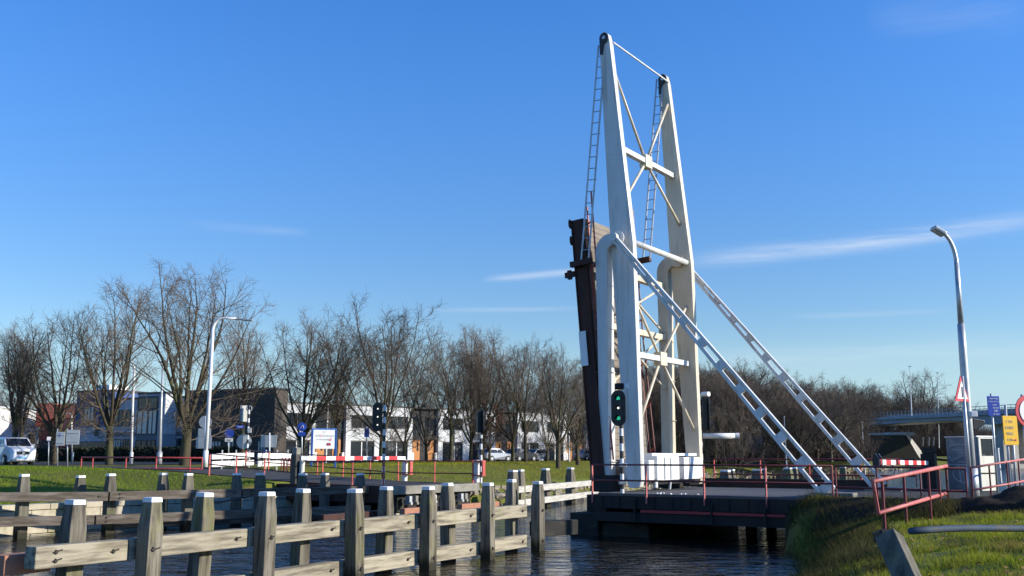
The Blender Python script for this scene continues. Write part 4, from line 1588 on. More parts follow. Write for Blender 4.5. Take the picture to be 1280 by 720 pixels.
# white board in a blue frame
D = 60
c, n, x = frame_at(405, 549, D, (.42, -.9))
s = thing('welcome_board', 'white board with red and grey lettering in a blue frame, behind the left barrier', 'sign', (c.x, c.y, gz(c.x, c.y)))
k = mpp(D)
rect(s, 'panel', 'sign_white', c, n, x, 27.5 * k, 23.5 * k, .05)
rect(s, 'frame_top', 'pole_blue', c + Vector((0, 0, 12.6 * k)), n, x, 31.5 * k, 1.7 * k, .09)
for sgn in (-1, 1):
    q = c + x * (15.0 * sgn * k)
    MB().b2((q.x - .055, q.y - .055, gz(q.x, q.y)), (q.x + .055, q.y + .055, c.z + 11.7 * k)).build('frame_post', 'pole_blue', s, world=True)
letters(s, '2.1', 'ink_grey', c, n, x, 3.6 * k, .03, 0, 8.7 * k)
letters(s, 'wel', 'ink_grey', c, n, x, 4.2 * k, .03, -8.4 * k, 4.3 * k)
letters(s, 'C', 'ink_red', c, n, x, 4.6 * k, .03, -3.8 * k, 4.1 * k)
letters(s, 'omenaan', 'ink_grey', c, n, x, 4.2 * k, .03, 5.0 * k, 4.3 * k)
letters(s, 'o woonstr', 'ink_grey', c, n, x, 4.0 * k, .03, -1.6 * k, -.2 * k)
letters(s, '@', 'ink_red', c, n, x, 4.0 * k, .03, 8.0 * k, -.4 * k)
rect(s, 'emblem', 'ink_maroon', c + x * (6.0 * k) + Vector((0, 0, -6.2 * k)), n, x, 5.2 * k, 3.4 * k, .012, .035)
# round blue sign left of it
D = 62
c, n, x = frame_at(377.5, 533.5, D, (.1, -1))
s = thing('road_sign', 'round blue sign above a small blue plate, left of the white board', 'road sign', (c.x, c.y, gz(c.x, c.y)))
k = mpp(D)
pole_of(s, 377, 590, 377.3, 528, D + .06, .045)
disc(s, 'disc', 'sign_blue', c, n, x, 5.4 * k)
rect(s, 'sub_plate', 'sign_blue', c + Vector((0, 0, -9 * k)), n, x, 9 * k, 4.6 * k)
a = MB()
a.bar(c + n * .03 - x * 2 * k + Vector((0, 0, -2 * k)), c + n * .03 + x * 1.2 * k + Vector((0, 0, 2.4 * k)), .05, .02)
a.bar(c + n * .03 + x * 2.2 * k + Vector((0, 0, -2 * k)), c + n * .03 + x * 1.2 * k + Vector((0, 0, 2.4 * k)), .05, .02)
a.build('emblem', 'ink_white', s, world=True)
# narrow blue sign on white pole
D = 92
c, n, x = frame_at(458.5, 541, D, (.2, -1))
s = thing('road_sign', 'narrow dark blue sign on a white pole before the white houses', 'road sign', (c.x, c.y, gz(c.x, c.y)))
pole_of(s, 458.3, 580, 458.5, 532, D + .1, .06, 'white')
rect(s, 'plate', 'sign_blue', c, n, x, .45, .8)
# sign backs, far left pair
for pxc, D, w, h, lab, pxp in ((75.5, 60, 10.5, 17, 'narrow grey sign back with a faint blue mark, left of the wider one', 71.5), (91, 57, 16, 18, 'wide grey sign back on a thin pole left of the low red railing', 84)):
    c, n, x = frame_at(pxc, 548.5 if pxc < 80 else 546.5, D, (.1, -1))
    k = mpp(D)
    s = thing('sign_board', lab, 'road sign', (c.x, c.y, gz(c.x, c.y)))
    rect(s, 'panel', 'sign_back', c, n, x, w * k, h * k, .035)
    pole_of(s, pxp, 588, pxp + .3, 536, D + .07, .035)
    b = MB()
    for dz in (-.3, .3):
        q = c + Vector((0, 0, dz * h * k)) + n * .025
        b.bar(q - x * w * k * .46, q + x * w * k * .46, .03, .04)
    b.build('back_rail', 'sign_back', s, world=True)
    if pxc < 80:
        rect(s, 'mark', 'sign_blue', c + x * (-1.0 * k) + Vector((0, 0, 5 * k)), n, x, 1.6 * k, 4 * k, .01, .03)
D = 64
c, n, x = frame_at(61, 548.5, D, (.3, -1))
s = thing('road_sign', 'small white plate on a short post before the maroon wall', 'road sign', (c.x, c.y, gz(c.x, c.y)))
rect(s, 'plate', 'sign_white', c, n, x, .22, .24)
pole_of(s, 60.5, 580, 61, 550, D + .05, .03)
# round back over two rectangles at the tall lamp
D = 58.5
c, n, x = frame_at(256.5, 527.5, D, (0, -1))
k = mpp(D)
s = thing('road_sign', 'grey back of a round sign over two square plates, beside the tall white lamp post', 'road sign', (c.x, c.y, gz(c.x, c.y)))
disc(s, 'disc', 'sign_back', c, n, x, 7.8 * k)
rect(s, 'upper_plate', 'sign_back', c + Vector((0, 0, -13 * k)) - x * .3 * k, n, x, 16 * k, 10 * k)
rect(s, 'lower_plate', 'sign_back', c + Vector((0, 0, -25.5 * k)) - x * .5 * k, n, x, 19 * k, 14.5 * k)
pole_of(s, 255, 590, 256.5, 520, D - .12, .04)
# blue round sign with white plate, px 286
D = 72
c, n, x = frame_at(286.5, 541.5, D, (.1, -1))
k = mpp(D)
s = thing('road_sign', 'round blue sign over a small white plate, left of the round grey back', 'road sign', (c.x, c.y, gz(c.x, c.y)))
disc(s, 'disc', 'sign_blue', c, n, x, 5.6 * k)
rect(s, 'sub_plate', 'sign_white', c + Vector((0, 0, -8.3 * k)), n, x, 9.6 * k, 4.4 * k)
letters(s, '4x4', 'ink', c, n, x, 3.4 * k, .03, 0, -8.4 * k)
pole_of(s, 285.5, 582, 286, 536, D + .06, .04)
# striped signal pole with round back, px 307
D = 60
s = thing('traffic_signal', 'striped pole with pale signal head, blue street sign and big round grey back', 'traffic light', P(307.5, 592, D))
pb = P(307.8, 592, D)
striped_pole(s, pb, P(307.8, 507, D).z, .06, 16)
k = mpp(D)
c, n, x = frame_at(305, 552, D + .12, (0.15, -1))
disc(s, 'disc', 'sign_back', c, n, x, 9.2 * k)
c, n, x = frame_at(305.5, 517, D + .2, (0.5, -1))
rect(s, 'backboard', 'cream_panel', c, n, x, 6.5 * k, 20 * k, .12)
rect(s, 'green_edge', 'graffiti_grey', c - x * 4.2 * k, n, x, 2.6 * k, 20 * k, .12)
c2 = P(311.5, 510.5, D)
tor = MB()
tor.tube([c2 + Vector((.16 * math.cos(a), 0, .16 * math.sin(a))) for a in np.linspace(0, 2 * math.pi, 15)], .03, 6)
tor.build('horn_ring', 'galv', s, world=True)
c, n, x = frame_at(300, 533.5, D - .1, (.1, -1))
rect(s, 'street_sign', 'sign_blue', c, n, x, 9.5 * k, 3.8 * k)
letters(s, 'KADE', 'ink_white', c, n, x, 2.6 * k, .03)
c, n, x = frame_at(312, 538, D, (.1, -1))
rect(s, 'control_box', 'sign_back', c, n, x, 4 * k, 6 * k, .2)
# rectangular grey back px 335 with yellow post below
D = 60
c, n, x = frame_at(336, 551.5, D, (0, -1))
k = mpp(D)
s = thing('sign_board', 'square grey sign back on a thin pole above the right white plank barrier', 'road sign', (c.x, c.y, gz(c.x, c.y)))
rect(s, 'panel', 'sign_back', c, n, x, 20 * k, 15 * k)
pole_of(s, 336.5, 593, 337, 541, D - .1, .04, 'white')
rect(s, 'blue_plate', 'sign_blue', c + Vector((0, 0, -13 * k)) - x * 3 * k, n, x, 6 * k, 5 * k, .03, .05)
s = thing('marker_post', 'short yellow marker post before the white plank barrier', 'post', P(331.5, 588, 56))
MB().tube([P(331.5, 588, 56), P(331.5, 575, 56)], .09, 10).build('shaft', 'yellow_post', s, world=True)
MB().tube([P(331.5, 575, 56), P(331.5, 574, 56)], .11, 10).build('cap', 'yellow_post', s, world=True)
# white plank barriers
for (x0, x1, D0, D1, ya0, ya1, lab) in ((264.5, 317, 52, 57, (567.5, 577), (566.0, 575), 'longer white two-plank barrier by the lamp post, left of the gap'),
                                       (322, 364, 53, 57, (567, 576.5), (566.5, 575.5), 'shorter white two-plank barrier right of the gap, before the brown building')):
    p = P(x0, 585, D0)
    s = thing('plank_barrier', lab, 'barrier', (p.x, p.y, gz(p.x, p.y)))
    for ya, yb in zip(ya0, ya1):
        a, b = P(x0, ya + 3.2, D0), P(x1, yb + 3.2, D1)
        MB().bar(a, b, .05, .29).build('plank', 'white_warm', s, world=True, bevel=.006)
    for f in (.25, .58, .9):
        q = P(x0 + (x1 - x0) * f, 560, D0 + (D1 - D0) * f)
        MB().box((q.x, q.y + .06, (q.z + gz(q.x, q.y)) / 2 - .1), (.06, .06, q.z - gz(q.x, q.y))).build('post', 'white_warm', s, world=True)
# red bicycle-stand hoops
for i, px in enumerate((353, 357, 361.5)):
    D = 52
    a, b = P(px - 1.6, 588, D), P(px - 1.4, 574, D)
    c_, d_ = P(px + 1.4, 574, D), P(px + 1.6, 588, D)
    a.z = d_.z = zl(-22)
    tag(MB().tube([a, b, (b + c_) / 2 + Vector((0, 0, .06)), c_, d_], .025, 6).build('red_hoop', 'red', smooth=True), 'thin red hoop standing at the road edge, one of three left of the barrier post', 'hoop', 'red hoops left of the barrier')
# tilted red bar by the barrier post foot
s = MB().tube([P(369, 596, 45), P(371, 612, 44)], .06, 8).build('red_foot_post', 'red')
tag(s, 'short pale red stub at the foot of the black barrier post', 'post')

# --- right-hand signs
D = 27.2
c, n, x = frame_at(1201.3, 491, D, (.62, -.78))
s = thing('warning_sign', 'white triangular warning sign with red border beside the right lamp post', 'road sign', P(1213, 616, D))
pole_of(s, 1214.5, 617, 1202.5, 470, D + .05, .042)
h = 32 * mpp(D)
tri = lambda q: [c + n * .0 + x * (-h * .56 * q) + Vector((0, 0, -h / 3 * q)), c + x * (h * .56 * q) + Vector((0, 0, -h / 3 * q)), c + Vector((0, 0, h * 2 / 3 * q))]
MB().prism([p for p in tri(1)], n * .02).build('border', 'sign_red', s, world=True)
MB().prism([p + n * .022 for p in tri(.72)], n * .01).build('face', 'sign_white', s, world=True)
b = MB()
b.bar(c + n * .04 + Vector((0, 0, -.12)), c + n * .04 + Vector((0, 0, .16)), .05, .012, up=n)
b.build('symbol', 'ink', s, world=True)
D = 34
c, n, x = frame_at(1242, 507.5, D, (.12, -1))
k = mpp(D)
s = thing('information_sign', 'blue sign with rows of white lettering on a dark pole, left of the yellow sign', 'road sign', P(1246, 611, D))
p = rect(s, 'panel', 'sign_blue', c, n, x, 16 * k, 24.5 * k, .03)
pole_of(s, 1246.5, 612, 1238.5, 492, D + .06, .035, 'galv')
for i, (body, sz) in enumerate((('vaarweg', 3.4), ('melden bij brug', 2.2), ('post  ', 3.2), ('kanaal', 3.2), ('088', 3.4), ('of sluis', 3.0))):
    letters(s, body, 'ink_white', c, n, x, sz * k, .02, (0 if i < 2 else 2.2 * k), (9.5 - 3.9 * i) * k)
D = 31
c, n, x = frame_at(1263, 538, D, (.32, -.95))
k = mpp(D)
s = thing('diversion_sign', 'yellow upright sign with dark text lines and a small arrow, on two poles', 'road sign', P(1264, 611, D))
rect(s, 'panel', 'sign_yellow', c, n, x, 22.5 * k, 36 * k, .03)
pole_of(s, 1262.5, 610, 1256.5, 506, D + .06, .04)
pole_of(s, 1269.5, 610, 1265, 530, D + .06, .035)
for i, body in enumerate(('7 TM', '8 MRT', 'WEG', '1:10')):
    letters(s, body, 'ink_grey', c, n, x, 5.0 * k, .02, (-2 * k if i < 3 else -3.2 * k), (10.5 - 7.4 * i) * k)
b = MB()
q = c + n * .025 + x * (4.5 * k) + Vector((0, 0, -11.8 * k))
b.bar(q - x * 2.6 * k, q + x * 2.0 * k, .012, .9 * k)
b.prism([q + x * 3.4 * k, q + x * 1.4 * k + Vector((0, 0, 1.4 * k)), q + x * 1.4 * k - Vector((0, 0, 1.4 * k))], n * .012)
b.build('arrow', 'ink_red', s, world=True)
D = 29
c, n, x = frame_at(1286, 514, D, (.32, -.95))
k = mpp(D)
s = thing('prohibition_sign', 'round white sign with red border over a small white plate at the right edge', 'road sign', P(1288, 611, D))
disc(s, 'border', 'sign_red', c, n, x, 20.5 * k)
disc(s, 'face', 'sign_white', c + n * .008, n, x, 15.0 * k, .02, .012)
rect(s, 'sub_plate', 'sign_white', c + Vector((0, 0, -31 * k)) + x * 2 * k, n, x, 20 * k, 18 * k)
pole_of(s, 1286, 611, 1277, 493, D + .08, .035)
s = thing('thin_pole', 'short leaning grey pole behind the bend of the red railing', 'pole', P(1251, 602, 28.5))
MB().tube([P(1250.8, 604, 28.5), P(1246.5, 561, 28.5)], .05, 8).build('shaft', 'galv', s, world=True)
MB().tube([P(1246.6, 562, 28.5), P(1246.4, 560, 28.5)], .06, 8).build('cap', 'galv', s, world=True)

# control cabinet with graffiti
cb = thing('control_cabinet', 'grey control cabinet with graffiti and a cream end wall, behind the right lamp post', 'cabinet', (X(1222, 34.6), 34.6, DECK - .02), math.atan2(-.89, .45))
MB().b2((-1.25, -.02, 0), (0, .88, 1.85)).build('body', 'graffiti_grey', cb, bevel=.02)
MB().b2((-1.28, -.05, 1.853), (.05, .91, 1.90)).build('roof', 'galv', cb, bevel=.01)
MB().b2((.003, .04, .05), (.05, .84, 1.22)).build('end_panel', 'cream_panel', cb, bevel=.008)
b = MB()
b.b2((.003, .04, 1.225), (.05, .14, 1.80)).b2((.003, .74, 1.225), (.05, .84, 1.80)).b2((.003, .04, 1.805), (.05, .84, 1.85))
b.build('window_frame', 'cream_panel', cb)
MB().b2((.003, .14, 1.225), (.025, .74, 1.80)).build('window_pane', 'glass', cb)
MB().b2((.052, .05, .62), (.07, .83, .66)).build('panel_bar', 'concrete_dark', cb)
# sprayed loops
gf = MB()
def stroke(pts):
    gf.tube([(u, -.03, z) for u, z in pts], .022, 5)
stroke([(-1.1, 1.55), (-.75, 1.62), (-.35, 1.60), (-.2, 1.5), (-.5, 1.42), (-1.0, 1.45), (-.6, 1.34), (-.15, 1.3)])
stroke([(-1.15, 1.2), (-1.0, 1.05), (-.6, 1.2), (-.9, 1.02), (-.5, 1.0), (-.2, 1.1), (-.15, .98)])
stroke([(-.6 + .42 * math.cos(t), .62 + .3 * math.sin(t)) for t in np.linspace(0, 6.28, 22)])
stroke([(-.75, .9), (-.72, .3)])
stroke([(-1.2, .92), (-.2, .92)])
stroke([(-.38, .85), (-.36, .3), (-.2, .2)])
gf.build('graffiti', mat('pale_spray_paint', (.36, .40, .43), rough=.7), cb)
# low parts of the foreground: leaning timber, pipe, soil
lt = thing('leaning_timber', 'thick dark timber leaning out of the grass under the faded red railing', 'timber', P(1140, 760, 12.5))
p, q = P(1158, 775, 12.2), P(1111, 671, 12.9)
MB().bar(p, q, .30, .27, up=(.75, -.66, 0.2)).build('timber', 'old_post', lt, world=True, bevel=.015)
bl = tag(MB().bar((P(1098, 672, 13.6)), P(1108, 668, 13.3), .16, .14).build('dark_block', 'bolt', bevel=.03), 'dark squat block against the top of the leaning timber', 'block')
p, q = P(1138, 664, 16.2), P(1310, 658.5, 17.8)
pp = MB()
pts = [p.lerp(q, f) + Vector((0, 0, .02 * math.sin(f * 5))) for f in np.linspace(0, 1, 9)]
pp.tube(pts, .055, 12)
tag(pp.build('lying_pipe', 'pipe', smooth=True), 'long slate blue pipe lying across the right foreground grass', 'pipe')
# earth heap, near-black because the roadside shade is put into its colour
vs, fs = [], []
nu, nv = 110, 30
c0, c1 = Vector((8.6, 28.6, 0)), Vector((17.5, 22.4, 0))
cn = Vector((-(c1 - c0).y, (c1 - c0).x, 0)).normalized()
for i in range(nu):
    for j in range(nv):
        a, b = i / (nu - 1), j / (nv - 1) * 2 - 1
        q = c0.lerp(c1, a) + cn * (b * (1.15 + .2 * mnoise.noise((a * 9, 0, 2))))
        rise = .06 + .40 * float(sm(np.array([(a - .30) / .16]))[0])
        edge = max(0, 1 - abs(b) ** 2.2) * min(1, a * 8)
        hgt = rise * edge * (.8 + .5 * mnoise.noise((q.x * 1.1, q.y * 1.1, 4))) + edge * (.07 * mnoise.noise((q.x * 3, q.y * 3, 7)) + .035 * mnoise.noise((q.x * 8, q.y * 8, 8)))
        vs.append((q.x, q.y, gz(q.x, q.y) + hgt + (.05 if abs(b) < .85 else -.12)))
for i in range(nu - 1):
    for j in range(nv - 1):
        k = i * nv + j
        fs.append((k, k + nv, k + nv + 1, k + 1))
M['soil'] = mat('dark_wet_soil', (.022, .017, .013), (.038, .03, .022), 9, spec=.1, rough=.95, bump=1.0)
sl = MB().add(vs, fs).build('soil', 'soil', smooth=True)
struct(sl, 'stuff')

# ------------------------------------------------------------------ cars


def car(label, loc, rz, L, W, H, prof, paint, wheel_r=.33, axles=(.17, .82), group=None, hood=None):
    """prof: side outline [(x 0..1 rear to front, z 0..1)], belt at z=.55"""
    s = thing('parked_car', label, 'car', loc, rz, group)
    belt = .56
    g0 = .2
    pts = [((x - .5) * L, g0 + z * (H - g0)) for x, z in prof]
    zb = g0 + belt * (H - g0)

    def half(x, z):
        w_ = W / 2
        if z > zb:
            w_ -= (z - zb) / (H - zb) * W * .09
        else:
            w_ -= max(0, (g0 + .25 - z)) * .12
        ex = abs(x) / (L / 2)
        w_ -= max(0, ex - .88) / .12 * W * .07
        return w_
    n = len(pts)
    # refine outline
    pr = []
    for (a, b) in zip(pts, pts[1:] + pts[:1]):
        for t in (0, .5):
            pr.append((a[0] + (b[0] - a[0]) * t, a[1] + (b[1] - a[1]) * t))
    n = len(pr)
    vs = [(x, -half(x, z), z) for x, z in pr] + [(x, half(x, z), z) for x, z in pr]
    fs = [tuple(range(n)), tuple(range(2 * n - 1, n - 1, -1))] + [((i + 1) % n, i, n + i, n + (i + 1) % n) for i in range(n)]
    body = MB().add(vs, fs).build('body', paint, s, bevel=.05)
    return s, half, zb


def wheels(s, L, W, r, axles):
    for ax_ in axles:
        for sd in (-1, 1):
            y = sd * (W / 2 - .1)
            xx = (ax_ - .5) * L
            wv = MB().tube([(xx, y - .11, r), (xx, y + .115, r)], r, 20).build('wheel', 'tyre', s, bevel=.02)
            MB().tube([(xx, y + sd * .1, r), (xx, y + sd * .125, r)], r * .62, 14).build('rim', 'rim', wv)
            MB().tube([(xx, y - .09, r), (xx, y + .09, r)], r * 1.16, 20).build('arch', 'black', wv)


VAN = [(0.0, .03), (0, .5), (.012, .93), (.05, 1.0), (.62, 1.0), (.68, .965), (.83, .62), (.955, .5), (.99, .38), (1.0, .12), (.985, .0), (.5, -.02)]
vx, vy = X(33, 70), 70.0
L, W, H = 4.9, 1.9, 1.9
vrz = math.atan2(-.70, .70)
s, half, zb = car('white van parked at the left edge of the road, its front turned to us', (vx - 1.75, vy + 1.3, 2.0), vrz, L, W, H, VAN, 'van_white')


def pane(s, name, m, pts, half, off=.012):
    """quad glued to the sides: pts in (x, z), built on both flanks"""
    for sd in (-1, 1):
        vs = [(x, sd * (half(x, z) + off), z) for x, z in pts]
        vs2 = [(x, sd * (half(x, z) - .03), z) for x, z in pts]
        k = len(pts)
        fs = [tuple(range(k)) if sd < 0 else tuple(range(k))[::-1]] + [((i, (i + 1) % k, k + (i + 1) % k, k + i)) for i in range(k)]
        MB().add(vs + vs2, fs).build(name, m, s)


def slope_pane(s, name, m, x0, z0, x1, z1, w0, w1, off=.02):
    a = Vector((x1 - x0, 0, z1 - z0))
    nn = Vector((-a.z, 0, a.x)).normalized()
    if nn.x * (1 if x0 > 0 else -1) < 0:
        nn = -nn
    vs = [Vector((x0, -w0, z0)), Vector((x0, w0, z0)), Vector((x1, w1, z1)), Vector((x1, -w1, z1))]
    vs = [p + nn * off for p in vs] + [p - nn * .04 for p in vs]
    MB().add(vs, [(0, 1, 2, 3), (7, 6, 5, 4), (0, 4, 5, 1), (1, 5, 6, 2), (2, 6, 7, 3), (3, 7, 4, 0)]).build(name, m, s)


fx = lambda t: (t - .5) * L
fz = lambda t: .2 + t * (H - .2)
slope_pane(s, 'windscreen', 'glass', fx(.825), fz(.63), fx(.692), fz(.94), W * .43, W * .37)
pane(s, 'side_window', 'glass', [(fx(.60), fz(.62)), (fx(.775), fz(.62)), (fx(.67), fz(.92)), (fx(.60), fz(.92))], half)
pane(s, 'side_window', 'glass', [(fx(.33), fz(.62)), (fx(.58), fz(.62)), (fx(.58), fz(.92)), (fx(.33), fz(.92))], half)
pane(s, 'side_window', 'glass', [(fx(.05), fz(.62)), (fx(.31), fz(.62)), (fx(.31), fz(.92)), (fx(.05), fz(.92))], half)
wheels(s, L, W, .34, (.19, .81))
for sd in (-1, 1):
    MB().box((fx(.975), sd * .66, fz(.36)), (.14, .36, .2), rz=-sd * .25).build('headlight', 'lens', s, bevel=.04)
    MB().box((fx(.76), sd * (W / 2 + .1), fz(.66)), (.12, .22, .2)).build('mirror', 'van_white', s, bevel=.04)
MB().b2((fx(.985), -.40, fz(.30)), (fx(1.0) + .012, .40, fz(.42))).build('grille', 'black', s, bevel=.02)
MB().tube([(fx(1.0) + .005, 0, fz(.36)), (fx(1.0) + .03, 0, fz(.36))], .08, 12).build('badge', 'rim', s)
MB().b2((fx(1.0) - .01, -.27, fz(.13)), (fx(1.0) + .025, .27, fz(.20))).build('number_plate', 'plate_blue', s)
MB().b2((fx(.99), -.8, fz(.03)), (fx(1.0) + .004, .8, fz(.06))).build('air_intake', 'black', s)

HAT = [(0.0, .1), (0, .5), (.03, .6), (.12, .95), (.2, 1.0), (.5, 1.0), (.56, .96), (.70, .62), (.93, .50), (.985, .35), (1.0, .1), (.97, .0), (.5, -.02)]


def hatch(label, loc, rz, paint):
    L, W, H = 4.0, 1.7, 1.45
    s, half, zb = car(label, loc, rz, L, W, H, HAT, paint)
    fx = lambda t: (t - .5) * L
    fz = lambda t: .2 + t * (H - .2)
    slope_pane(s, 'windscreen', 'glass', fx(.69), fz(.66), fx(.57), fz(.94), W * .42, W * .36)
    slope_pane(s, 'rear_window', 'glass', fx(.045), fz(.66), fx(.115), fz(.92), W * .40, W * .35)
    pane(s, 'side_window', 'glass', [(fx(.42), fz(.62)), (fx(.64), fz(.62)), (fx(.55), fz(.92)), (fx(.42), fz(.92))], half)
    pane(s, 'side_window', 'glass', [(fx(.14), fz(.62)), (fx(.40), fz(.62)), (fx(.40), fz(.92)), (fx(.2), fz(.92))], half)
    wheels(s, L, W, .3, (.19, .81))
    for sd in (-1, 1):
        MB().box((fx(.965), sd * .6, fz(.42)), (.14, .3, .14)).build('headlight', 'lens', s, bevel=.03)
        MB().box((fx(.02), sd * .66, fz(.5)), (.08, .18, .2)).build('tail_light', 'boom_red', s, bevel=.02)
    MB().b2((fx(1.0) - .02, -.26, fz(.17)), (fx(1.0) + .012, .26, fz(.25))).build('number_plate', 'yellow_post', s)
    return s


for px, D, lab, paint, rz in ((619, 116, 'silver hatchback parked before the white houses, right of the far signal', 'car_silver', .75), (652, 120, 'dark hatchback parked before the white houses, between two tree trunks', 'car_dark', .8),
                              (668, 123, 'silver car parked to the right of the dark hatchback', 'car_silver', 3.9), (735, 128, 'pale car half hidden behind the raised bridge leaf', 'car_silver', .8)):
    hatch(lab, (X(px, D), D, 2.01), rz, paint)
# ------------------------------------------------------------------ houses in a row
HE = Vector((.712, .702, 0))
HN = Vector((.702, -.712, 0))
H0 = Vector((-18.9, 115, 2.0))
HZ = math.atan2(HE.y, HE.x)
HH = 6.3


def house(label, t0, mirror, w=6.9):
    o = H0 + HE * t0
    s = thing('row_house', label, 'house', o, HZ, 'white row houses beyond the lawn')
    fx = (lambda a: w - a) if mirror else (lambda a: a)

    def bx(name, m, a0, a1, y0, y1, z0, z1, par=None, bevel=0):
        x0, x1 = sorted((fx(a0), fx(a1)))
        return MB().b2((x0, y0, z0), (x1, y1, z1)).build(name, m, par or s, bevel=bevel)
    # white half [2.05, 6.9], dark recessed half [0, 2.05]
    wall = MB()
    x0, x1 = sorted((fx(2.05), fx(6.895)))

    def wb(a0, a1, z0, z1):
        p, q = sorted((fx(a0), fx(a1)))
        wall.b2((p, 0, z0), (q, .3, z1))
    wb(2.05, 6.895, 5.25, HH)
    wb(2.05, 6.895, 2.35, 3.75)
    for z0, z1 in ((3.75, 5.25), (0, 2.35)):
        wb(2.05, 2.75, z0, z1)
        wb(6.1, 6.895, z0, z1)
    wall.b2((x0 + .005, .3, 0), (x1 - .005, 9, HH - .1))
    wo = wall.build('wall', 'house_white', s)
    bx('dark_bay', 'house_dark', 0.005, 2.045, .5, 9, 0, HH - .25)
    bx('bay_window', 'glass', .35, 1.85, .44, .497, 3.1, 5.3)
    d = bx('door', 'door_orange', .55, 1.65, .43, .497, .05, 2.45)
    bx('door_glass', 'glass', .8, 1.0, .40, .428, 1.2, 2.2, d)
    bx('porch_box', 'white', 1.7, 2.02, .1, .45, .1, 1.0)
    w1 = bx('window', 'glass', 2.76, 6.09, .16, .2, 3.76, 5.24)
    bx('frame', 'frame_dark', 2.76, 6.09, .10, .157, 3.76, 3.86, w1)
    bx('frame', 'frame_dark', 4.3, 4.42, .10, .157, 3.87, 5.24, w1)
    w2 = bx('window', 'glass', 2.76, 6.09, .16, .2, .06, 2.34)
    bx('frame', 'frame_white', 4.3, 4.42, .10, .157, .06, 2.34, w2)
    bx('frame', 'frame_dark', 2.76, 6.09, .10, .157, 2.2, 2.34, w2)
    bx('roof_edge', 'frame_dark', 0, 6.9, -.06, .25, HH + .003, HH + .16)
    r = bx('flat_roof', 'grey_dark_panel', .02, 6.88, .26, 8.9, HH + .003, HH + .07)
    bx('chimney', 'house_dark', 3.2, 3.9, 4, 4.7, HH + .075, HH + .8, r)
    return s


bounds = [-8.95 + 6.9 * i for i in range(9)]
wh = ['the first, against the brown building', 'second from the left, behind the white board', 'third from the left', 'fourth from the left, behind the tall bare tree', 'fifth from the left',
      'sixth from the left, behind the far signal', 'seventh from the left', 'eighth, next to the raised leaf', 'last, half hidden behind the raised leaf']
for i, t in enumerate(bounds):
    # white halves meet at -8.95, 4.85, ...; dark halves meet at -2.05, 11.75, ...
    house('white flat-roofed row house with orange door, ' + wh[i], t, i % 2 == 0)

# ------------------------------------------------------------------ the left-hand buildings
FA = Vector((-25.2, 107.0, 2.0))
FE = Vector((-.907, .412, 0)).normalized()
FO = Vector((-FE.y * -1, FE.x * -1, 0))    # outward, towards the camera
FO = Vector((FE.y, -FE.x, 0))
if FO.y > 0:
    FO = -FO
FZ = math.atan2(-FE.y, -FE.x)               # local x runs to the right, y away from us


def fk(px):
    # distance along the front line for a photo column
    r = (px - 640) / 1267.5
    return (r * FA.y - FA.x) / (FE.x - r * FE.y)


def bld(name, label, pxl, pxr, h, mwall, depth=10, off=0.0, cat='building'):
    kl, kr = fk(pxl), fk(pxr)
    o = FA + FE * kl + FO * off
    s = thing(name, label, cat, o, FZ)
    w = kl - kr
    MB().b2((0, 0, 0), (w, depth, h)).build('wall', mwall, s)
    MB().b2((-.08, -.08, h + .003), (w + .08, depth + .08, h + .22)).build('roof_edge', 'frame_dark', s)
    fxp = lambda px: kl - fk(px)
    return s, w, fxp


def win(s, x0, x1, z0, z1, m='glass', bars=1, frame='frame_dark', d=.0):
    w_ = MB().b2((x0, -.05 - d, z0), (x1, -.004 - d, z1)).build('window', m, s)
    b = MB()
    for i in range(bars + 2):
        xx = x0 + (x1 - x0) * i / (bars + 1)
        b.b2((xx - .05, -.09 - d, z0), (xx + .05, -.053 - d, z1))
    for zz in (z0, z1):
        b.b2((x0 + .051, -.088 - d, zz - .05), (x1 - .051, -.053 - d, zz + .05))
    b.build('frame', frame, w_)


s, w, fp = bld('brick_building', 'long dark brown brick building at the left end of the white houses', 232, 341, 7.6, 'brown_brick', 2.2)
for a, b in ((264, 276), (283, 292), (322, 332)):
    win(s, fp(a), fp(b), .6, 2.2, 'glass_blind', 2)
b = MB()
for zz in np.arange(.5, 7.4, .5):
    b.b2((.02, -.012, zz), (w - .02, -.003, zz + .03))
b.build('brick_course', 'house_dark', s)
s, w, fp = bld('office_building', 'two-storey blue grey office with window bands behind the arched lamp posts', 139, 231.5, 7.0, 'grey_panel')
MB().b2((.02, -.05, 2.8), (w - .02, -.004, 3.3)).build('mid_band', 'grey_dark_panel', s)
MB().b2((.02, -.06, .02), (w - .02, -.004, .5)).build('plinth', 'grey_dark_panel', s)
for a, b in ((141, 160), (212, 223)):
    win(s, fp(a), fp(b), 4.0, 5.8, 'glass', 3)
win(s, fp(214), fp(220), 3.9, 5.9, 'glass_blind', 1, d=.1)
for a, b in ((141, 150), (153, 162), (210, 220), (222, 230)):
    win(s, fp(a), fp(b), .6, 2.5, 'glass_blind' if a in (141, 210) else 'glass', 2)
s, w, fp = bld('office_bay', 'projecting white-sided glazed bay of the office, sunlit on its right side', 184, 218, 7.4, 'grey_panel', 1.9, 1.9)
MB().b2((w + .003, .05, 3.0), (w + .05, 1.85, 7.35)).build('side_panel', 'house_white', s)
MB().b2((.05, -.04, .0), (w - .9, -.004, 7.2)).build('glass_front', 'grey_dark_panel', s)
win(s, .15, w * .42, 3.0, 5.6, 'glass_blind', 1, d=.045)
win(s, w * .45, w - 1.0, 3.0, 5.6, 'glass_blind', 1, d=.045)
win(s, .15, w * .42, .4, 2.3, 'glass', 1, d=.045)
win(s, w * .45, w - 1.0, .4, 2.3, 'glass', 1, d=.045)
win(s, .15, w - 1.0, 5.8, 7.0, 'glass', 1, d=.045)
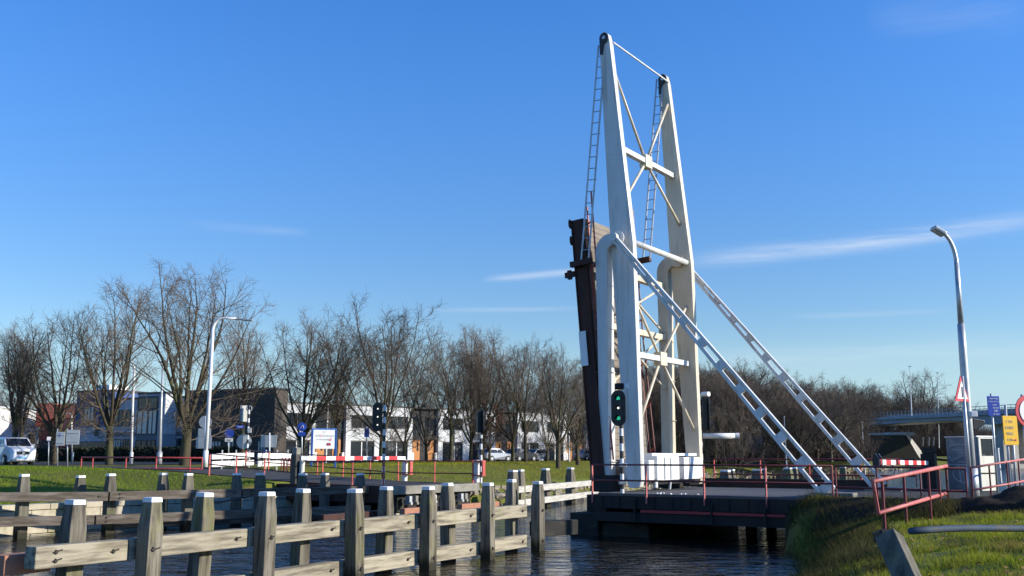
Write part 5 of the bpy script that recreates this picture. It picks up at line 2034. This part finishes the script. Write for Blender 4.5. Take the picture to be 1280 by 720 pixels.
s, w, fp = bld('blue_building', 'deep blue panelled building with two small windows, left of the office', 91, 138.5, 8.0, 'blue_panel')
win(s, fp(102), fp(114), 4.6, 6.3, 'glass_blind', 2)
win(s, fp(117), fp(121), 2.9, 6.9, 'blue_panel', 0)
MB().b2((.02, -.05, 2.3), (w - .02, -.004, 3.9)).build('grey_band', 'grey_panel', s)
MB().b2((.02, -.045, .02), (w - .02, -.004, 2.2)).build('shop_front', 'glass', s)
MB().b2((1.5, 1, 8.23), (4, 4, 8.9)).build('roof_unit', 'white', s)
b = MB()
for px in np.arange(93, 138, 3.2):
    b.b2((fp(px) - .04, -.03, 4.1), (fp(px) + .04, -.004, 7.9))
b.build('panel_seam', 'frame_dark', s)
# orange and maroon showroom
ol = P(46, 577, 128)
ol.z = 2.0
orr = P(92, 577, 122)
orr.z = 2.0
rz = math.atan2((orr - ol).y, (orr - ol).x)
w = (orr - ol).length
s = thing('orange_building', 'showroom with an orange sloping upper band over a maroon wall', 'building', ol, rz)
MB().b2((0, 0, 0), (w, 8, 5.1)).build('wall', 'maroon_panel', s)
MB().prism([(-.1, -.5, 4.2), (w * .55, -.5, 5.4), (w * .55, -.5, 7.0), (-.1, -.5, 7.3)], (0, .45, 0)).build('orange_band', 'orange_panel', s)
MB().b2((w * .56, -.3, 5.2), (w + .05, -.05, 6.9)).build('orange_sign_band', 'orange_panel', s)
MB().b2((.3, -.04, .4), (w * .5, -.004, 2.6)).build('window', 'glass', s)
MB().b2((0, .1, 5.1), (w, 8, 6.6)).build('upper_wall', 'maroon_panel', s)
# white hall
hl, hr = P(-40, 577, 118), P(45, 577, 132)
hl.z = hr.z = 2.0
rz = math.atan2((hr - hl).y, (hr - hl).x)
w = (hr - hl).length
s = thing('white_hall', 'low white hall in full sun at the left edge behind the van', 'building', hl, rz)
MB().b2((0, 0, 0), (w, 12, 6.4)).build('wall', 'hall_white', s)
b = MB()
for xx in np.arange(.4, w, .8):
    b.b2((xx - .02, -.012, .1), (xx + .02, -.003, 6.3))
b.build('cladding_rib', 'house_white', s)
MB().b2((-.05, -.06, 6.403), (w + .05, 12, 6.6)).build('roof_edge', 'frame_white', s)
MB().b2((w * .1, -.05, .1), (w * .28, -.013, 3.4)).build('roller_door', 'grey_panel', s)
# small flat-roofed glassy screen at the right wood
p = P(926, 577, 140)
q = P(956, 577, 138)
p.z = q.z = gz(p.x, p.y)
s = thing('wall_screen', 'pale glassy screen wall standing before the dark wood, between the two sloping stays', 'screen', p, math.atan2((q - p).y, (q - p).x))
w = (q - p).length
MB().b2((0, 0, 0), (w, .15, 3.9)).build('panel', 'noise_wall', s)
b = MB()
for i in range(5):
    b.b2((w * i / 4 - .06, -.08, 0), (w * i / 4 + .06, -.003, 4.0))
b.build('frame_post', 'galv', s)

# ------------------------------------------------------------------ viaduct
vl, vr = Vector((P(1075, 540, 262).x, 262, 0)), Vector((P(1330, 540, 205).x, 205, 0))
vd = (vr - vl)
VW = vd.length
s = thing('viaduct', 'grey blue concrete viaduct crossing the far water at the right', 'viaduct', (vl.x, vl.y, 0), math.atan2(vd.y, vd.x))
zt = P(1140, 520, 247).z
dk_ = MB()
# haunched spans: soffit lower over the pier
N = 48
pier_f = .70
top = [(VW * i / N, zt) for i in range(N + 1)]
sof = []
for i in range(N, -1, -1):
    f = i / N
    dz = 1.55 + 1.35 * math.exp(-((f - pier_f) / .10) ** 2) + .25 * math.exp(-((f - .05) / .2) ** 2)
    sof.append((VW * f, zt - dz))
dk_.prism([(x, 0, z) for x, z in top + sof], (0, 11, 0))
dk_.build('deck', 'viaduct', s)
MB().b2((-2, -.6, zt - .75), (VW, -.004, zt - .1)).build('edge_beam', 'viaduct', s)
b = MB()
for h in (.55, 1.15):
    b.b2((-2, -.45, zt + h), (VW, -.38, zt + h + .13))
for i in range(50):
    b.b2((VW * i / 50 - .05, -.44, zt - .1), (VW * i / 50 + .05, -.39, zt + 1.2))
b.build('guard_rail', 'graffiti_grey', s)
b = MB()
b.b2((-2, 10.4, zt + .3), (VW, 10.5, zt + 1.0))
b.build('guard_rail', 'graffiti_grey', s)
for y0 in (2.0, 5.0, 8.0):
    MB().b2((VW * pier_f - 1.1, y0, -.5), (VW * pier_f + 1.0, y0 + 1.3, zt - 2.7)).build('pier', 'pale_concrete', s)
MB().b2((VW * pier_f - 4, .5, -1), (VW * pier_f + 4, 10.5, .9)).build('pier_footing', 'pale_concrete', s)
# its left bank: paved slope under the deck and earth embankment
e0, e1 = P(1116, 545, 258), P(1152, 574, 250)
b = MB()
q4 = [Vector((e0.x - 1.3, 246, e0.z)), Vector((e0.x + .5, 248.5, e0.z)), Vector((e1.x + 1.0, 248.5, 1.6)), Vector((e1.x - 1.8, 246, 1.6))]
b.prism(q4, (0, 10, 0))
sl = b.build('concrete_slope', 'pale_concrete')
tag(sl, 'pale paved slope running down to the water under the left end of the viaduct', 'slope')
b = MB()
b.b2((e0.x - 5.5, 245.5, e0.z - .1), (e0.x + .6, 262, e0.z + .65))
tag(b.build('bearing_wall', 'pale_concrete'), 'pale bearing wall at the top of the paved slope below the viaduct', 'wall')
b = MB()
b.prism([(e0.x - 2.3, 245, e0.z), (e1.x - 2.0, 245, 1.5), (e0.x - 52, 245, 1.5), (e0.x - 40, 245, e0.z)], (0, 12, 0))
M['dark_slope'] = mat('dark_slope_brush', (.028, .026, .018), (.045, .04, .025), 1.5, rough=.95, bump=1)
struct(b.build('embankment', 'dark_slope'))

# ------------------------------------------------------------------ bare winter trees


def tree_mesh(seed, H, fork=.16, leaders=6, spread=(18, 46), girth=.022, branch=11, sub=8, twig=5, lean_up=.10, droop=0.0, crown_r=1.0, low=0):
    r = random.Random(seed)
    tr, cr = MB(), MB()

    def wob(d, k):
        return (d + Vector((r.gauss(0, k), r.gauss(0, k), r.gauss(0, k)))).normalized()

    def limb(mb, p, d, L, r0, r1, n, k, up, sides):
        pts, rad = [p.copy()], [r0]
        for i in range(n):
            d = wob(d, k)
            d = (d + Vector((0, 0, up))).normalized()
            p = p + d * (L / n)
            pts.append(p.copy())
            rad.append(r0 + (r1 - r0) * (i + 1) / n)
        mb.tube(pts, rad, sides, caps=False)
        return pts, d

    def side_dir(d, ang, az_):
        x = d.orthogonal().normalized()
        y = d.cross(x)
        return (d * math.cos(ang) + (x * math.cos(az_) + y * math.sin(az_)) * math.sin(ang)).normalized()

    def at(pts, t):
        f = t * (len(pts) - 1)
        i = min(int(f), len(pts) - 2)
        return pts[i].lerp(pts[i + 1], f - i), (pts[i + 1] - pts[i]).normalized()

    R0 = H * girth
    tl = H * fork
    tpts, td = limb(tr, Vector((0, 0, -.2)), Vector((0, 0, 1)), tl + .2, R0 * 1.15, R0 * .85, 5, .03, .05, 10)
    for i in range(low):
        # thin lower side branches with drooping tips
        p, _ = at(tpts, r.uniform(.45, 1.0))
        a = r.uniform(0, 6.28)
        an = R(r.uniform(55, 80))
        d = Vector((math.sin(an) * math.cos(a), math.sin(an) * math.sin(a), math.cos(an)))
        L2 = H * r.uniform(.16, .30)
        bp_2, _ = limb(cr, p, d, L2, R0 * .13, .012, 7, .09, .02, 4)
        for k in range(sub + 2):
            p3, d4 = at(bp_2, .2 + .78 * (k + r.uniform(0, .8)) / (sub + 2))
            sp, _ = limb(cr, p3, side_dir(d4, R(r.uniform(25, 60)), r.uniform(0, 6.28)), L2 * r.uniform(.2, .4), .014, .008, 3, .12, .04, 3)
            for q in range(twig):
                p4, d5 = at(sp, .2 + .78 * (q + r.uniform(0, .8)) / twig)
                limb(cr, p4, side_dir(d5, R(r.uniform(22, 55)), r.uniform(0, 6.28)), r.uniform(.3, .7), .0095, .006, 2, .1, .03, 3)
    for i in range(leaders):
        a = 2 * math.pi * (i + r.uniform(-.3, .3)) / leaders
        an = R(r.uniform(*spread)) if i else R(r.uniform(0, 9))
        p, _ = at(tpts, r.uniform(.72, 1.0) if i else 1.0)
        d = Vector((math.sin(an) * math.cos(a), math.sin(an) * math.sin(a), math.cos(an)))
        L = (H - tl) * r.uniform(.84, 1.0) * (1.0 if i == 0 else 1.0 - .12 * an)
        lr = R0 * r.uniform(.40, .58) if i else R0 * .62
        lp_, _ = limb(tr, p, d, L, lr, .018, 10, .07, lean_up, 6)
        for j in range(branch):
            t = .16 + .80 * (j + r.uniform(0, .8)) / branch
            p2, d2 = at(lp_, min(t, .97))
            L2 = H * r.uniform(.15, .26) * (1.05 - .72 * t) * 1.35 * crown_r
            d3 = side_dir(d2, R(r.uniform(28, 58)), r.uniform(0, 6.28))
            d3 = (d3 + Vector((0, 0, -droop * (1 - t)))).normalized()
            bp_2, _ = limb(cr, p2, d3, L2, max(.018, lr * .42 * (1 - .7 * t)), .011, 5, .11, lean_up * .8, 4)
            for k in range(sub):
                t2 = .15 + .82 * (k + r.uniform(0, .8)) / sub
                p3, d4 = at(bp_2, min(t2, .98))
                L3 = L2 * r.uniform(.30, .52) * (1.1 - .5 * t2)
                sp, _ = limb(cr, p3, side_dir(d4, R(r.uniform(25, 60)), r.uniform(0, 6.28)), L3, .012, .0065, 3, .13, lean_up * .4, 3)
                for q in range(twig):
                    t3 = .2 + .78 * (q + r.uniform(0, .8)) / twig
                    p4, d5 = at(sp, min(t3, .98))
                    limb(cr, p4, side_dir(d5, R(r.uniform(28, 65)), r.uniform(0, 6.28)), r.uniform(.3, .8), .0075, .0045, 2, .12, .03, 3)
    return tr, cr


def make_tree(name, label, seed, H, group=None, mt=('bark', 'twig'), **kw):
    tr, cr = tree_mesh(seed, H, **kw)
    s = thing(name, label, 'tree', (0, 0, 0), 0, group)
    tr.build('trunk', mt[0], s, smooth=True)
    cr.build('crown', mt[1], s)
    s['height'] = sorted(v[2] for v in cr.v)[int(len(cr.v) * .9985)]
    return s


protoA = make_tree('bare_tree', 'x', 11, 14, fork=.20, leaders=8, spread=(12, 44), branch=12, sub=8, twig=5, lean_up=.085, low=9, crown_r=1.35)
protoB = make_tree('bare_tree', 'x', 23, 14, fork=.26, leaders=7, spread=(10, 40), branch=12, sub=8, twig=5, lean_up=.09, crown_r=1.25, low=8)
protoC = make_tree('bare_tree', 'x', 37, 12, fork=.17, leaders=8, spread=(16, 54), branch=12, sub=8, twig=5, lean_up=.07, droop=.15, low=8, crown_r=1.3)
protoD = make_tree('bare_tree', 'x', 41, 12, fork=.13, leaders=6, spread=(8, 36), girth=.013, branch=11, sub=8, twig=5, lean_up=.08, crown_r=1.25, low=6)
protoE = make_tree('bare_tree', 'x', 53, 13, fork=.16, leaders=9, spread=(10, 52), girth=.015, branch=12, sub=8, twig=5, lean_up=.07, mt=('bark', 'twig_red'), low=8, crown_r=1.3)
protoF = make_tree('bare_tree', 'x', 67, 13, fork=.30, leaders=7, spread=(10, 48), girth=.016, branch=12, sub=8, twig=5, lean_up=.05, low=10, crown_r=1.4)
used = set()


def plant(proto, px, D, py_top, label, rz=None, group=None, wide=1.0, base=None):
    x = X(px, D)
    z = gz(x, D) if base is None else base
    h = (P(px, py_top, D).z - z)
    sc = h / proto['height'] / 1.0
    if proto.name in used:
        t = dup(proto, (x, D, z), rz if rz is not None else rng.uniform(0, 6.28), label)
    else:
        used.add(proto.name)
        t = proto
        t.location = (x, D, z)
        t.rotation_euler = (0, 0, rz if rz is not None else rng.uniform(0, 6.28))
        t['label'] = label
    t.scale = (sc * wide, sc * wide, sc)
    if group:
        t['group'] = group
    elif 'group' in t:
        del t['group']
    return t


ga = 'bare street trees at the left'
plant(protoB, 14, 74, 396, 'bare tree behind the white van, leftmost of the row', 1.0, ga, .9)
plant(protoB, 26, 82, 404, 'thin second bare tree close behind the leftmost one', 3.6, ga, .7)
plant(protoC, 68, 74, 390, 'bare tree with a thick mossy trunk behind the pair of grey sign backs', 2.0, ga, .88)
plant(protoA, 137, 72, 352, 'tall dark bare tree before the blue building, left of the tallest one', .4, ga, .86)
plant(protoA, 231, 66, 322, 'tallest bare tree, with the widest crown, left of the tall white lamp post', 2.5, ga, 1.0)
plant(protoB, 303, 92, 392, 'slender bare tree before the brown building, just right of the tall lamp post', 5.0, ga, .8)
gb = 'bare trees along the lawn before the white houses'
mid = [(377, 84, 392, protoC, .95, 'low-forked bare tree behind the round blue sign'), (419, 88, 386, protoF, .9, 'bare tree rising behind the white board with the blue frame'),
       (477, 82, 368, protoE, 1.05, 'big round-crowned bare tree behind the three-lamp signal'), (505, 104, 405, protoD, .9, 'slender bare tree just right of the big round-crowned one'),
       (533, 98, 412, protoD, .95, 'slim multi-stemmed bare tree, second right of the big round-crowned one'), (563, 92, 408, protoF, 1.0, 'bare tree with pale fork between the two signals'),
       (588, 96, 406, protoE, .9, 'bare tree just left of the far signal'), (602, 100, 404, protoA, .8, 'upright bare tree right behind the far signal'),
       (641, 98, 414, protoE, .95, 'bare tree with leaning pale trunk right of the silver hatchback'), (657, 92, 420, protoF, .85, 'crooked bare tree over the dark hatchback'),
       (684, 104, 432, protoD, .85, 'bare tree with low pale limbs before the seventh white house'), (697.5, 84, 430, protoA, .85, 'straight dark-trunked bare tree, nearest on the lawn left of the leaf'),
       (722, 94, 440, protoC, .8, 'pale-forked bare tree close to the raised leaf'), (741, 100, 446, protoE, .8, 'bare tree half hidden by the raised bridge leaf')]
for px, D, yt, pr_, wd_, lab in mid:
    plant(pr_, px, D, yt, lab, None, gb, wd_)
# tree with dry leaves behind the far signal
dl = thing('leafy_tree', 'low tree keeping its rust brown leaves behind the far signal', 'tree', (X(612, 108), 108, gz(X(612, 108), 108)))
tr, cr = tree_mesh(71, 7.2, fork=.2, leaders=6, spread=(25, 62), branch=7, sub=5, twig=2, girth=.02)
tr.build('trunk', 'bark', dl, smooth=True)
cr.build('branches', 'twig_red', dl)
lv = MB()
r = random.Random(5)
cv = [Vector(v) for v in cr.v[::3]]
for c in r.sample(cv, min(2600, len(cv))):
    c = c + Vector((r.gauss(0, .15), r.gauss(0, .15), r.gauss(0, .15)))
    if c.z < 3.2:
        continue
    a, b2_ = Vector((r.gauss(0, 1), r.gauss(0, 1), r.gauss(0, 1))).normalized() * .09, Vector((r.gauss(0, 1), r.gauss(0, 1), r.gauss(0, 1))).normalized() * .07
    lv.add([c - a, c + b2_, c + a, c - b2_], [(0, 1, 2, 3)])
lv.build('dry_leaves', 'dead_leaf', dl)

# the wood on the right
gw = 'bare trees of the wood right of the bridge'
lw = 'grey brown bare tree of the wood that stands right of the bridge'
spots = []
tops = [(850, 452), (880, 450), (905, 446), (940, 456), (965, 470), (1000, 466), (1030, 478), (1055, 470), (1075, 480), (1100, 484), (1130, 488), (1150, 492), (1200, 500), (1215, 508)]
for row, (D0, n) in enumerate(((128, 20), (150, 27), (176, 29), (205, 27))):
    for i in range(n):
        px = 760 + (470 if row > 0 else 345) * (i + rng.uniform(-.3, .3)) / n
        D = D0 + rng.uniform(-7, 7)
        if 0 < row < 4 and px > 1085:
            D = 285 + rng.uniform(-8, 16)
        if row == 0 and px > 1060:
            continue
        yt = np.interp(px, [a for a, _ in tops], [b for _, b in tops]) + rng.uniform(-5, 16) + (6 if row == 0 else 0)
        z_b = 2.0 if px < 1085 else 3.0
        plant([protoD, protoE, protoB, protoC, protoD, protoE][rng.randrange(6)], px, D, yt, lw, None, gw, rng.uniform(.85, 1.25), base=z_b)
plant(protoA, 1150, 290, 461, 'big bare tree with a rounded crown standing above the viaduct', 1.2, None, 1.15, base=3.0)
plant(protoD, 915, 112, 500, 'small pale-stemmed bare tree before the wood, below the near stay', 1.0, None, 1.0)
plant(protoD, 985, 124, 500, 'small slender bare tree before the wood, right of the glassy screen', 4.0, None, .9)
# far background trees between and behind the houses and at the far left
gf_ = 'distant bare trees behind the buildings'
lf_ = 'distant bare tree rising behind the buildings at the left'
for px, yt in ((-10, 470), (40, 478), (86, 490), (108, 488), (125, 496), (320, 470), (345, 468), (440, 470), (520, 470), (560, 460), (610, 462), (660, 466), (700, 470)):
    plant(protoE if rng.random() < .6 else protoD, px + rng.uniform(-4, 4), rng.uniform(185, 215), yt + 8, lf_, None, gf_, 1.15, base=2.0)


# undergrowth and hedges: masses of brushwood
def brush(name, region, n, h, m, seed, wd_=.018):
    r = np.random.default_rng(seed)
    x, y, z, hk = region(r, n)
    k = len(x)
    a = r.uniform(0, 6.28, k)
    hh = h * r.uniform(.3, 1.15, k) * hk
    l1 = r.normal(0, .30, (k, 2)) * hh[:, None]
    vs = []
    ww = wd_ * r.uniform(.6, 1.5, k)
    dx, dy = np.cos(a) * ww, np.sin(a) * ww
    p0 = np.column_stack([x - dx, y - dy, z])
    p1 = np.column_stack([x + dx, y + dy, z])
    p2 = np.column_stack([x + l1[:, 0], y + l1[:, 1], z + hh])
    v = np.stack([p0, p1, p2], 1).reshape(-1, 3)
    return struct(np_mesh(name, v, np.arange(3 * k).reshape(-1, 3), M[m], smooth=False), 'stuff')


def wood_floor(r, n):
    px = r.uniform(752, 1240, n)
    D = np.where(px < 1090, r.uniform(132, 200, n), r.uniform(272, 300, n))
    x = (px - 640) / 1267.5 * D
    z = np.where(px < 1090, 1.9, 2.5)
    return x, D, z, np.where(px < 1090, 1.0, 1.7) * (.55 + .6 * np.abs(np.sin(px * .07) * np.cos(px * .031)))


brush('undergrowth', wood_floor, 70000, 5.2, 'thicket', 3, .03)


def far_floor(r, n):
    px = r.uniform(1120, 1420, n)
    D = r.uniform(432, 470, n)
    return (px - 640) / 1267.5 * D, D, np.full(n, 5.4), .75 + .45 * np.abs(np.sin(px * .09))


brush('undergrowth', far_floor, 16000, 9.5, 'thicket', 5, .12)
# dark clipped hedge before the left buildings
hb_ = MB()
r = random.Random(12)
for i in range(9000):
    px = r.uniform(48, 338)
    k = fk(px)
    p = FA + FE * k + FO * (4.6 + r.uniform(-.5, .5))
    z = 2.0 + r.uniform(0, 1.55)
    a, b2_ = Vector((r.gauss(0, 1), r.gauss(0, 1), r.gauss(0, 1))).normalized() * .16, Vector((r.gauss(0, 1), r.gauss(0, 1), r.gauss(0, 1))).normalized() * .12
    c = Vector((p.x, p.y, z))
    hb_.add([c - a, c + b2_, c + a, c - b2_], [(0, 1, 2, 3)])
hg = hb_.build('clipped_hedge', 'hedge')
tag(hg, 'long low dark hedge along the front of the left buildings', 'hedge')
# shrubs: small evergreen cone before the white hall
for px, D, yt, wd_, lab in ((37, 100, 541, .9, 'small bushy shrub before the white hall'), (368, 88, 563, .9, 'low shrub at the edge of the lawn left of the white board')):
    p = P(px, 577, D)
    g = gz(p.x, p.y)
    s = thing('shrub', lab, 'shrub', (p.x, p.y, g))
    hgt = P(px, yt, D).z - g
    b = MB()
    for i in range(1500):
        f = r.random() ** .7
        a_ = r.uniform(0, 6.28)
        rr = wd_ * (1 - f * .75) * r.random() ** .5
        c = Vector((rr * math.cos(a_), rr * math.sin(a_), f * hgt))
        u_, w_ = Vector((r.gauss(0, 1), r.gauss(0, 1), r.gauss(0, 1))).normalized() * .1, Vector((r.gauss(0, 1), r.gauss(0, 1), r.gauss(0, 1))).normalized() * .07
        b.add([c - u_, c + w_, c + u_, c - w_], [(0, 1, 2, 3)])
    b.build('foliage', 'thicket' if px < 100 else 'hedge', s)
    MB().tube([(0, 0, -.1), (0, 0, hgt * .7)], .04, 6).build('stem', 'bark', s)
